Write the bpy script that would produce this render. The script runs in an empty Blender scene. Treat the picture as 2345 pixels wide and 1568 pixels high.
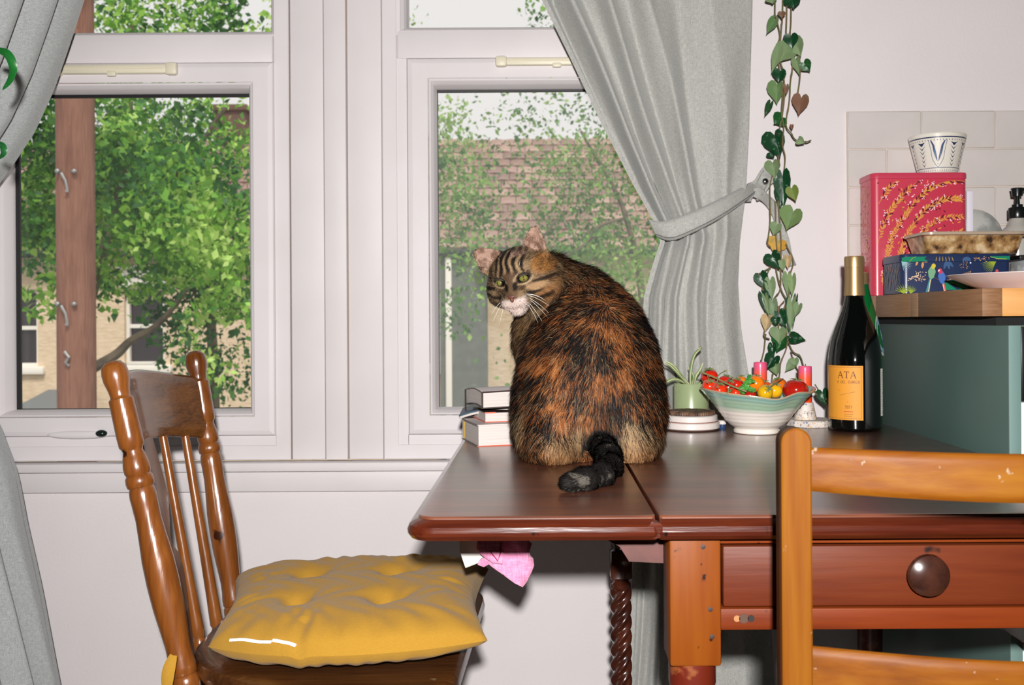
import bpy, bmesh, math, random
import numpy as np
from mathutils import Vector, Matrix, Euler
from math import sin, cos, pi, radians, sqrt, atan2
random.seed(7)
RNG = np.random.default_rng(11)
S = bpy.context.scene
COL = S.collection

# ------------------------------------------------------------------ camera, light, exposure
F, AX, AY, TH = 2280.0, 1238.0, 731.0, 0.006
E = 0.92                                   # eye height
cam_d = bpy.data.cameras.new('camera'); cam = bpy.data.objects.new('camera', cam_d); COL.objects.link(cam)
cam_d.sensor_width = 36.0; cam_d.sensor_fit = 'HORIZONTAL'; cam_d.lens = F*36.0/2345.0
cam_d.shift_x = -(AX-1172.5)/2345.0; cam_d.shift_y = -(784-AY)/2345.0
cam_d.dof.use_dof = True; cam_d.dof.focus_distance = 1.42; cam_d.dof.aperture_fstop = 11.5
cam_d.clip_start = 0.02; cam_d.clip_end = 200
cam.matrix_world = Matrix.Translation((0, 0, E)) @ Matrix.Rotation(pi/2, 4, 'X') @ Matrix.Rotation(-TH, 4, 'Z')
S.camera = cam
world = bpy.data.worlds.new('sky'); S.world = world; world.use_nodes = True
bg = world.node_tree.nodes['Background']; bg.inputs[0].default_value = (1.0, 0.975, 0.95, 1); bg.inputs[1].default_value = 0.86
def light(name, kind, loc, power, size=0.02, color=(1, 1, 1), rot=None):
    l = bpy.data.lights.new(name, kind); l.energy = power; l.color = color
    o = bpy.data.objects.new(name, l); o.location = loc; COL.objects.link(o)
    if kind == 'AREA': l.size = size
    elif kind == 'SUN': l.angle = size
    else: l.shadow_soft_size = size
    if rot: o.rotation_euler = rot
    return o
fl = light('camera_flash', 'SPOT', (0.013, -0.12, E+0.113), 208, 0.018, (1.0, 0.975, 0.96), Euler((radians(88), 0, 0)))
fl.data.spot_size = radians(118); fl.data.spot_blend = .35
light('fill_sun', 'SUN', (0, -8, 12), 2.7, radians(14), (1, .97, .9), Euler((radians(38), 0, radians(18))))  # added to brighten the trees and house; the sky itself is overcast
S.view_settings.view_transform = 'Standard'; S.view_settings.look = 'None'
S.view_settings.exposure = 0.0; S.view_settings.gamma = 1.0; S.view_settings.use_curve_mapping = False

def P(px, py, d):
    "pixel of the photograph + distance from the camera plane -> point of the room"
    u, v = px-AX, py-AY
    return Vector(((u-TH*v)*d/F, d, E-(v+TH*u)*d/F))

# ------------------------------------------------------------------ helpers
def lin(c):
    return tuple(((x/255/12.92) if x/255 <= .04045 else ((x/255+.055)/1.055)**2.4) for x in c[:3])
def kk(c, k):
    "the same hue with its reflectance multiplied by k"
    if k == 1: return c
    l = [v*k for v in lin(c)]; return tuple(255*(12.92*v if v <= .0031308 else 1.055*v**(1/2.4)-.055) for v in l)
def wl(o):
    v = Vector((0, 0, 0))
    while o: v += o.location; o = o.parent
    return v
def tag(o, label=None, cat=None, group=None, kind=None):
    if label: o['label'] = label
    if cat: o['category'] = cat
    if group: o['group'] = group
    if kind: o['kind'] = kind
    return o
def thing(name, loc, label=None, cat=None, group=None, kind=None):
    o = bpy.data.objects.new(name, None); o.empty_display_size = .05
    o.location = loc; COL.objects.link(o); return tag(o, label, cat, group, kind)

class MB:
    def __init__(s): s.v = []; s.f = []; s.c = []
    def add(s, vs, fs, col=None):
        b = len(s.v); s.v.extend(tuple(p) for p in vs); s.f.extend(tuple(i+b for i in f) for f in fs)
        if col is not None:
            if len(col) and hasattr(col[0], '__len__'): s.c.extend(tuple(c) for c in col)
            else: s.c.extend([tuple(col)]*len(vs))
        elif s.c: s.c.extend([(1, 1, 1)]*len(vs))
        return s
    def xf(s, M):
        s.v = [tuple(M @ Vector(p)) for p in s.v]; return s
    def build(s, name, mat, parent=None, loc=None, smooth=True, auto=40, mods=None, kind=None, label=None):
        base = wl(parent) if parent else Vector((0, 0, 0))
        off = Vector(loc) if loc is not None else base
        me = bpy.data.meshes.new(name)
        me.from_pydata([(x-off[0], y-off[1], z-off[2]) for x, y, z in s.v], [], s.f)
        if s.c:
            a = me.color_attributes.new('Col', 'FLOAT_COLOR', 'POINT')
            arr = np.ones((len(s.v), 4), 'f'); arr[:, :3] = np.array(s.c, 'f')[:, :3]; a.data.foreach_set('color', arr.ravel())
        me.materials.append(mat)
        if smooth:
            me.shade_smooth()
            if auto: me.set_sharp_from_angle(angle=radians(auto))
        me.update()
        o = bpy.data.objects.new(name, me); COL.objects.link(o)
        o.location = off-base if parent else off
        if parent: o.parent = parent
        tag(o, label, None, None, kind)
        return o
    def box(s, c, d, bev=0.0, R=None, col=None, seg=2):
        vs, fs = rbox(d[0], d[1], d[2], bev, seg); c = Vector(c)
        if R is not None: vs = [R @ Vector(p) for p in vs]
        return s.add([c+Vector(p) for p in vs], fs, col)
    def bb(s, x0, x1, y0, y1, z0, z1, bev=0.0, col=None):
        return s.box(((x0+x1)/2, (y0+y1)/2, (z0+z1)/2), (abs(x1-x0), abs(y1-y0), abs(z1-z0)), bev, col=col)
    def tube(s, pts, r, n=8, cap=True, col=None, twist=None, flat=1.0):
        pts = [Vector(p) for p in pts]; m = len(pts)
        rr = r if hasattr(r, '__len__') else [r]*m
        vs = []; T0 = (pts[1]-pts[0]).normalized()
        N = T0.orthogonal().normalized(); b = T0.cross(N)
        for i, p in enumerate(pts):
            T = (pts[min(i+1, m-1)]-pts[max(i-1, 0)]).normalized()
            N = (N-T*N.dot(T)).normalized(); b = T.cross(N)
            for k in range(n):
                a = 2*pi*k/n; vs.append(p+N*(cos(a)*rr[i])+b*(sin(a)*rr[i]*flat))
        fs = [(i*n+k, i*n+(k+1) % n, (i+1)*n+(k+1) % n, (i+1)*n+k) for i in range(m-1) for k in range(n)]
        if cap: fs += [tuple(range(n-1, -1, -1)), tuple(range((m-1)*n, m*n))]
        cc = None
        if col is not None: cc = [c for c in col for _ in range(n)] if hasattr(col[0], '__len__') else col
        return s.add(vs, fs, cc)
    def lathe(s, prof, base, axis=(0, 0, 1), n=32, col=None, fn=None, closed=False):
        "prof: [(r, t)] along the axis from base; colours per ring"
        A = Vector(axis).normalized(); X = A.orthogonal().normalized()
        if abs(A.z) > .5: X = (Vector((1, 0, 0))-A*A.x).normalized()
        Y = A.cross(X); base = Vector(base); vs = []; m = len(prof)
        for r, t in prof:
            for k in range(n):
                a = 2*pi*k/n; q, dz = (r, t) if fn is None else fn(r, t, a)
                vs.append(base+A*dz+X*(cos(a)*q)+Y*(sin(a)*q))
        fs = [(i*n+k, i*n+(k+1) % n, (i+1)*n+(k+1) % n, (i+1)*n+k) for i in range(m-1) for k in range(n)]
        if not closed: fs += [tuple(range(n-1, -1, -1)), tuple(range((m-1)*n, m*n))]
        cc = None
        if col is not None: cc = [c for c in col for _ in range(n)] if hasattr(col[0], '__len__') else col
        return s.add(vs, fs, cc)
    def grid(s, fn, nu, nv, col=None, wrap=False):
        vs = []; cc = [] if col else None
        for j in range(nv+1):
            for i in range(nu+1):
                vs.append(fn(i/nu, j/nv))
                if col: cc.append(col(i/nu, j/nv))
        w = nu+1
        return s.add(vs, [(j*w+i, j*w+i+1, (j+1)*w+i+1, (j+1)*w+i) for j in range(nv) for i in range(nu)], cc)
    def prism(s, pts, z0, z1, M=None, col=None):
        "polygon pts (2D) extruded from z0 to z1"
        n = len(pts); M = M or Matrix.Identity(4)
        vs = [M @ Vector((x, y, z0)) for x, y in pts]+[M @ Vector((x, y, z1)) for x, y in pts]
        fs = [tuple(range(n-1, -1, -1)), tuple(range(n, 2*n))]+[(i, (i+1) % n, n+(i+1) % n, n+i) for i in range(n)]
        return s.add(vs, fs, col)
    def ell(s, c, r, n=16, m=10, R=None, col=None):
        vs = []; c = Vector(c)
        for j in range(m+1):
            t = pi*j/m
            for k in range(n):
                a = 2*pi*k/n; p = Vector((r[0]*sin(t)*cos(a), r[1]*sin(t)*sin(a), r[2]*cos(t)))
                vs.append(c+(R @ p if R is not None else p))
        fs = [(j*n+k, (j+1)*n+k, (j+1)*n+(k+1) % n, j*n+(k+1) % n) for j in range(m) for k in range(n)]
        return s.add(vs, fs, col)

_rb = {}
def rbox(a, b, c, bev, seg):
    k = (round(a, 5), round(b, 5), round(c, 5), round(bev, 5), seg)
    if k in _rb: return _rb[k]
    bm = bmesh.new(); bmesh.ops.create_cube(bm, size=1.0)
    bmesh.ops.scale(bm, vec=(a, b, c), verts=bm.verts)
    if bev > 0: bmesh.ops.bevel(bm, geom=bm.edges[:], offset=min(bev, .48*min(a, b, c)), segments=seg, profile=.5, affect='EDGES')
    bm.verts.index_update()
    out = ([tuple(v.co) for v in bm.verts], [tuple(v.index for v in f.verts) for f in bm.faces]); bm.free()
    _rb[k] = out; return out
def spline(pts, n=8):
    "Catmull-Rom through points (tuples of any length)"
    pts = [np.array(p, float) for p in pts]; q = [2*pts[0]-pts[1]]+pts+[2*pts[-1]-pts[-2]]; out = []
    for i in range(1, len(q)-2):
        for k in range(n):
            t = k/n; a, b, c, d = q[i-1:i+3]
            out.append(.5*((2*b)+(-a+c)*t+(2*a-5*b+4*c-d)*t*t+(-a+3*b-3*c+d)*t**3))
    out.append(pts[-1]); return out
def interp(x, tab):
    return float(np.interp(x, [t[0] for t in tab], [t[1] for t in tab]))
def holed(outer, holes, thick):
    "flat board in XY with holes, extruded in z from -thick/2 to thick/2 -> verts, faces"
    bm = bmesh.new(); edges = []
    for loop in [outer]+holes:
        vs = [bm.verts.new((x, y, -thick/2)) for x, y in loop]
        edges += [bm.edges.new((vs[i], vs[(i+1) % len(vs)])) for i in range(len(vs))]
    bmesh.ops.triangle_fill(bm, edges=edges, use_beauty=True)
    r = bmesh.ops.extrude_face_region(bm, geom=bm.faces[:])
    for v in [g for g in r['geom'] if isinstance(g, bmesh.types.BMVert)]: v.co.z += thick
    bmesh.ops.recalc_face_normals(bm, faces=bm.faces[:]); bm.verts.index_update()
    out = ([tuple(v.co) for v in bm.verts], [tuple(v.index for v in f.verts) for f in bm.faces]); bm.free(); return out
def frameM(o, x, y, z):
    return Matrix(((x[0], y[0], z[0], o[0]), (x[1], y[1], z[1], o[1]), (x[2], y[2], z[2], o[2]), (0, 0, 0, 1)))

# numpy value noise
def _h(ix, iy, iz, seed):
    n = (ix*374761393+iy*668265263+iz*2147483647+seed*1274126177) & 0xffffffff
    n = ((n ^ (n >> 13))*1274126177) & 0xffffffff
    return ((n ^ (n >> 16)) & 0xffff)/65535.0
def noise3(p, seed=0):
    i = np.floor(p).astype(np.int64); f = p-i; f = f*f*(3-2*f); r = 0
    for dx in (0, 1):
        for dy in (0, 1):
            for dz in (0, 1):
                w = (f[:, 0] if dx else 1-f[:, 0])*(f[:, 1] if dy else 1-f[:, 1])*(f[:, 2] if dz else 1-f[:, 2])
                r = r+w*_h(i[:, 0]+dx, i[:, 1]+dy, i[:, 2]+dz, seed)
    return r
def fbm(p, o=3, seed=0):
    a = 0; w = .5; t = 0
    for k in range(o): a = a+w*noise3(p*(2**k), seed+k*17); t += w; w *= .5
    return a/t

# ------------------------------------------------------------------ materials
def newmat(name):
    m = bpy.data.materials.new(name); m.use_nodes = True; nt = m.node_tree
    return m, nt, nt.nodes['Principled BSDF']
def mat(name, c, rough=.6, metal=0, spec=.5, c2=None, nscale=8, stretch=(1, 1, 1), bump=0, bscale=None, coat=0, detail=4, lo=.35, hi=.65, vc=False, sheen=0, emit=None, trans=0, sss=0, bstretch=None, croug=.1, k=1):
    m, nt, b = newmat(name); N = nt.nodes.new; L = nt.links.new
    c = kk(c, k); c2 = kk(c2, k) if c2 else c2; col = lin(c)+(1,); b.inputs['Base Color'].default_value = col
    b.inputs['Roughness'].default_value = rough; b.inputs['Metallic'].default_value = metal
    b.inputs['Specular IOR Level'].default_value = spec; b.inputs['Coat Weight'].default_value = coat; b.inputs['Coat Roughness'].default_value = croug
    b.inputs['Sheen Weight'].default_value = sheen; b.inputs['Transmission Weight'].default_value = trans
    if sss: b.inputs['Subsurface Weight'].default_value = sss; b.inputs['Subsurface Radius'].default_value = (.01, .004, .002); b.inputs['Subsurface Scale'].default_value = 1
    tc = N('ShaderNodeTexCoord')
    def noi(sc, st, det=4):
        mp = N('ShaderNodeMapping'); mp.inputs['Scale'].default_value = st; L(tc.outputs['Object'], mp.inputs[0])
        n = N('ShaderNodeTexNoise'); n.inputs['Scale'].default_value = sc; n.inputs['Detail'].default_value = det; L(mp.outputs[0], n.inputs['Vector']); return n
    src = None
    if vc:
        a = N('ShaderNodeVertexColor'); a.layer_name = 'Col'; src = a.outputs[0]; L(src, b.inputs['Base Color'])
    if c2 is not None:
        n = noi(nscale, stretch, detail); r = N('ShaderNodeMapRange'); r.inputs[1].default_value = lo; r.inputs[2].default_value = hi; L(n.outputs[0], r.inputs[0])
        mx = N('ShaderNodeMix'); mx.data_type = 'RGBA'; mx.inputs[6].default_value = col; mx.inputs[7].default_value = lin(c2)+(1,)
        if src: L(src, mx.inputs[6])
        L(r.outputs[0], mx.inputs[0]); L(mx.outputs[2], b.inputs['Base Color'])
    if bump:
        n = noi(bscale or nscale, bstretch or stretch, detail); bp = N('ShaderNodeBump'); bp.inputs['Strength'].default_value = 1; bp.inputs['Distance'].default_value = bump
        L(n.outputs[0], bp.inputs['Height']); L(bp.outputs[0], b.inputs['Normal'])
    return m
def wood(name, dark, mid, light_, axis='x', scale=30, rough=.35, coat=.3, spots=None, spot_scale=60, spot_cut=.72, bump=.0004, croug=.15, k=1):
    "long grain running along the axis, with pores; optional worn flecks"
    m, nt, b = newmat(name); N = nt.nodes.new; L = nt.links.new; dark, mid, light_ = kk(dark, k), kk(mid, k), kk(light_, k); spots = kk(spots, k) if spots else spots
    b.inputs['Roughness'].default_value = rough; b.inputs['Coat Weight'].default_value = coat; b.inputs['Coat Roughness'].default_value = croug
    tc = N('ShaderNodeTexCoord'); st = {'x': (.07, 1, 1), 'y': (1, .07, 1), 'z': (1, 1, .07)}[axis]
    mp = N('ShaderNodeMapping'); mp.inputs['Scale'].default_value = st; L(tc.outputs['Object'], mp.inputs[0])
    n1 = N('ShaderNodeTexNoise'); n1.inputs['Scale'].default_value = scale; n1.inputs['Detail'].default_value = 8; n1.inputs['Distortion'].default_value = .6; L(mp.outputs[0], n1.inputs['Vector'])
    n2 = N('ShaderNodeTexNoise'); n2.inputs['Scale'].default_value = scale*7; n2.inputs['Detail'].default_value = 3; L(mp.outputs[0], n2.inputs['Vector'])
    n3 = N('ShaderNodeTexNoise'); n3.inputs['Scale'].default_value = 5; L(tc.outputs['Object'], n3.inputs['Vector'])
    r = N('ShaderNodeValToRGB'); e = r.color_ramp.elements
    e[0].position = .3; e[0].color = lin(dark)+(1,); e[1].position = .7; e[1].color = lin(light_)+(1,); k = e.new(.5); k.color = lin(mid)+(1,)
    ma = N('ShaderNodeMath'); ma.operation = 'MULTIPLY_ADD'; ma.inputs[1].default_value = .35; L(n2.outputs[0], ma.inputs[0])
    mb = N('ShaderNodeMath'); mb.operation = 'MULTIPLY_ADD'; mb.inputs[1].default_value = .5; L(n1.outputs[0], mb.inputs[0])
    mc = N('ShaderNodeMath'); mc.operation = 'MULTIPLY'; mc.inputs[1].default_value = .2; L(n3.outputs[0], mc.inputs[0])
    L(mc.outputs[0], mb.inputs[2]); L(mb.outputs[0], ma.inputs[2]); L(ma.outputs[0], r.inputs[0])
    out = r.outputs[0]
    if spots is not None:
        n4 = N('ShaderNodeTexNoise'); n4.inputs['Scale'].default_value = spot_scale; n4.inputs['Detail'].default_value = 3; L(tc.outputs['Object'], n4.inputs['Vector'])
        mr = N('ShaderNodeMapRange'); mr.inputs[1].default_value = spot_cut; mr.inputs[2].default_value = spot_cut+.04; L(n4.outputs[0], mr.inputs[0])
        mx = N('ShaderNodeMix'); mx.data_type = 'RGBA'; L(mr.outputs[0], mx.inputs[0]); L(out, mx.inputs[6]); mx.inputs[7].default_value = lin(spots)+(1,); out = mx.outputs[2]
    L(out, b.inputs['Base Color'])
    if bump:
        bp = N('ShaderNodeBump'); bp.inputs['Distance'].default_value = bump; L(n2.outputs[0], bp.inputs['Height']); L(bp.outputs[0], b.inputs['Normal'])
    return m
def fabric(name, c, c2, weave=900, bump=.0003, rough=.95, sheen=.25, k=1):
    c, c2 = kk(c, k), kk(c2, k); m, nt, b = newmat(name); N = nt.nodes.new; L = nt.links.new
    b.inputs['Roughness'].default_value = rough; b.inputs['Sheen Weight'].default_value = sheen; b.inputs['Specular IOR Level'].default_value = .15
    tc = N('ShaderNodeTexCoord'); outs = []
    for st in ((1, 1, .12), (.15, .15, 1.2)):
        mp = N('ShaderNodeMapping'); mp.inputs['Scale'].default_value = st; L(tc.outputs['Object'], mp.inputs[0])
        n = N('ShaderNodeTexNoise'); n.inputs['Scale'].default_value = weave; n.inputs['Detail'].default_value = 3; L(mp.outputs[0], n.inputs['Vector']); outs.append(n.outputs[0])
    ad = N('ShaderNodeMath'); ad.operation = 'ADD'; L(outs[0], ad.inputs[0]); L(outs[1], ad.inputs[1])
    r = N('ShaderNodeMapRange'); r.inputs[1].default_value = .75; r.inputs[2].default_value = 1.25; L(ad.outputs[0], r.inputs[0])
    mx = N('ShaderNodeMix'); mx.data_type = 'RGBA'; mx.inputs[6].default_value = lin(c)+(1,); mx.inputs[7].default_value = lin(c2)+(1,); L(r.outputs[0], mx.inputs[0]); L(mx.outputs[2], b.inputs['Base Color'])
    bp = N('ShaderNodeBump'); bp.inputs['Distance'].default_value = bump; L(ad.outputs[0], bp.inputs['Height']); L(bp.outputs[0], b.inputs['Normal'])
    return m
def pane_mat(name, dirt):
    "window glass: clear with a faint reflection, and dust / smear marks that catch the light"
    m = bpy.data.materials.new(name); m.use_nodes = True; nt = m.node_tree; N = nt.nodes.new; L = nt.links.new
    for n in list(nt.nodes): nt.nodes.remove(n)
    out = N('ShaderNodeOutputMaterial'); tr = N('ShaderNodeBsdfTransparent'); gl = N('ShaderNodeBsdfGlossy'); gl.inputs['Roughness'].default_value = .02
    df = N('ShaderNodeBsdfDiffuse'); df.inputs[0].default_value = (.8, .8, .78, 1)
    fr = N('ShaderNodeFresnel'); fr.inputs[0].default_value = 1.25
    m1 = N('ShaderNodeMixShader'); L(fr.outputs[0], m1.inputs[0]); L(tr.outputs[0], m1.inputs[1]); L(gl.outputs[0], m1.inputs[2])
    tc = N('ShaderNodeTexCoord'); n1 = N('ShaderNodeTexNoise'); n1.inputs['Scale'].default_value = 95; n1.inputs['Detail'].default_value = 5; L(tc.outputs['Object'], n1.inputs['Vector'])
    r1 = N('ShaderNodeMapRange'); r1.inputs[1].default_value = .66; r1.inputs[2].default_value = .74; L(n1.outputs[0], r1.inputs[0])
    n2 = N('ShaderNodeTexNoise'); n2.inputs['Scale'].default_value = 9; n2.inputs['Detail'].default_value = 3; L(tc.outputs['Object'], n2.inputs['Vector'])
    r2 = N('ShaderNodeMapRange'); r2.inputs[1].default_value = .42; r2.inputs[2].default_value = .68; L(n2.outputs[0], r2.inputs[0])
    mu = N('ShaderNodeMath'); mu.operation = 'MULTIPLY'; L(r1.outputs[0], mu.inputs[0]); L(r2.outputs[0], mu.inputs[1])
    ma = N('ShaderNodeMath'); ma.operation = 'MULTIPLY_ADD'; ma.inputs[1].default_value = dirt*5; ma.inputs[2].default_value = dirt; L(mu.outputs[0], ma.inputs[0]); ma.use_clamp = True
    m2 = N('ShaderNodeMixShader'); L(ma.outputs[0], m2.inputs[0]); L(m1.outputs[0], m2.inputs[1]); L(df.outputs[0], m2.inputs[2]); L(m2.outputs[0], out.inputs[0])
    return m
def glassy(name, c, rough=.03, ior=1.45, alpha=1):
    m, nt, b = newmat(name); b.inputs['Base Color'].default_value = lin(c)+(1,); b.inputs['Roughness'].default_value = rough
    b.inputs['Transmission Weight'].default_value = alpha; b.inputs['IOR'].default_value = ior; return m

M_wall = mat('wall_paint', (226, 219, 219), .75, c2=(221, 214, 214), nscale=3, bump=.0004, bscale=160)
M_pvc = mat('white_pvc', (222, 216, 217), .5, spec=.3, c2=(217, 211, 211), nscale=5)
M_caulk = mat('old_caulk', (150, 128, 108), .9)
M_black_strip = mat('black_strip', (14, 14, 15), .5)
M_paint = mat('gloss_trim', (221, 215, 215), .5, spec=.3, c2=(216, 210, 210), nscale=6)
M_vent = mat('cream_plastic', (222, 214, 190), .45)
M_floor = wood('floorboards', (50, 36, 26), (66, 48, 35), (80, 60, 44), 'y', 12)
M_dim = mat('room_paint', (62, 58, 56), .9)
M_curtain = fabric('grey_linen', (156, 157, 152), (188, 187, 181))
M_curtain_shaded = fabric('grey_linen_shaded', (146, 150, 150), (178, 180, 178))  # same linen as the right curtain, its shade put into the colour
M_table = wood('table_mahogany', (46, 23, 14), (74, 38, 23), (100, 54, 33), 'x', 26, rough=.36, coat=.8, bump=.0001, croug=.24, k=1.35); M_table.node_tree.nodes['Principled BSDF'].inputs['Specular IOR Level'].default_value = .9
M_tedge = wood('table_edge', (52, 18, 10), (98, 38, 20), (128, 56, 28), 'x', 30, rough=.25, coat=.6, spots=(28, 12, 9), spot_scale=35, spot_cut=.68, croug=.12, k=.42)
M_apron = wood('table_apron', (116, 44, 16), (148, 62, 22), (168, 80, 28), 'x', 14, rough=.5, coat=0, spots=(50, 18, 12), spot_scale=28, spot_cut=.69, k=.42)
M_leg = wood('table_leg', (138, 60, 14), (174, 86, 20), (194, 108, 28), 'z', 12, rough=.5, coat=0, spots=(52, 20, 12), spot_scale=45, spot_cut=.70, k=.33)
M_knob = mat('dark_knob', (38, 20, 15), .22, coat=.5, c2=(58, 32, 24), nscale=40)
M_dark = mat('dark_oak', (46, 20, 14), .2, coat=.6, c2=(70, 32, 20), nscale=30, croug=.1)
M_chair = wood('left_chair_wood', (92, 46, 18), (136, 76, 30), (166, 100, 44), 'z', 26, rough=.28, coat=.55, croug=.12, spots=(60, 28, 12), spot_scale=30, spot_cut=.7, k=0.62)
M_rail = wood('crest_wood', (60, 34, 16), (118, 72, 34), (146, 96, 50), 'y', 55, rough=.25, coat=.6, croug=.1, k=0.62)
M_rchair = wood('right_chair_wood', (136, 64, 10), (184, 104, 18), (214, 140, 34), 'x', 15, rough=.5, coat=0, spots=(245, 220, 190), spot_scale=75, spot_cut=.70, k=.25)
M_rpost = wood('right_chair_post', (140, 66, 10), (188, 108, 18), (216, 142, 34), 'z', 15, rough=.5, coat=0, spots=(245, 220, 190), spot_scale=75, spot_cut=.705, k=.25)
for m_ in (M_rchair, M_rpost, M_leg, M_apron): m_.node_tree.nodes['Principled BSDF'].inputs['Specular IOR Level'].default_value = .14
M_mustard = fabric('mustard_cotton', (204, 152, 52), (214, 162, 60), 1500, .0002, sheen=.1, k=.52)
M_white = mat('white_thread', (240, 236, 225), .7)
M_pink = fabric('pink_knit', (226, 130, 170), (240, 165, 196), 500, .0006, k=0.75)
M_vc = mat('painted', (200, 200, 200), .5, vc=True)
M_vcg = mat('painted_gloss', (200, 200, 200), .22, vc=True, coat=.4)
M_ceramic = mat('glazed_ceramic', (225, 220, 210), .25, vc=True, coat=.3, c2=(150, 125, 105), nscale=420, lo=.735, hi=.8, bump=.0006, bscale=60)

# ------------------------------------------------------------------ setting: wall, windows, room
D = 2.10
def WX(px, py=500): return P(px, py, D)[0]
def WZ(py, px=700): return P(px, py, D)[2]
def solid(name, x0, x1, y0, y1, z0, z1, m, bev=0, parent=None, kind='structure'):
    return MB().bb(x0, x1, y0, y1, z0, z1, bev).build(name, m, parent, loc=None if parent else ((x0+x1)/2, (y0+y1)/2, z0), kind=None if parent else kind)
XL, XR, YB, ZC = -1.75, 2.3, -1.9, 2.5
wx0, wx1 = WX(-112), WX(1655); wz0, wz1 = WZ(1122), 2.12
wb = thing('wall_back', (0, D, 0), kind='structure')
solid('wall_panel', XL, XR, D, D+.28, 0, wz0, M_wall, parent=wb)
solid('wall_panel', wx1, XR, D, D+.28, wz0, ZC, M_wall, parent=wb)
solid('wall_panel', XL, wx0, D, D+.28, wz0, ZC, M_wall, parent=wb)
solid('wall_panel', wx0, wx1, D, D+.28, wz1, ZC, M_wall, parent=wb)
solid('floor', XL, XR, YB, D+.28, -.1, 0, M_floor)
solid('ceiling', XL, XR, YB, D+.28, ZC, ZC+.1, M_dim)
solid('wall_left', XL-.15, XL, YB, D+.28, 0, ZC, M_dim)
solid('wall_right', XR, XR+.15, YB, D+.28, 0, ZC, M_dim)
solid('wall_front', XL-.15, XR+.15, YB-.15, YB, 0, ZC, M_dim)
MB().bb(XL, WX(1990), D-.016, D, 0, .11, .003).build('baseboard_back', M_paint, loc=(0, D, 0), kind='structure')
# sill board and apron below the windows
s1 = MB().bb(wx0-.05, WX(1660), D-.038, D, WZ(1074), WZ(1053), .004).build('trim_1', M_paint, loc=(0, D, WZ(1053)), kind='structure')
s2 = MB().bb(wx0-.04, WX(1652), D-.020, D, WZ(1122), WZ(1076), .003).build('trim_2', M_paint, loc=(0, D, WZ(1122)), kind='structure')
MB().bb(wx0, WX(1655), D-.004, D+.02, WZ(1122), wz1).build('trim_3', M_caulk, loc=(0, D, WZ(1122)), kind='structure') if False else None

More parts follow.
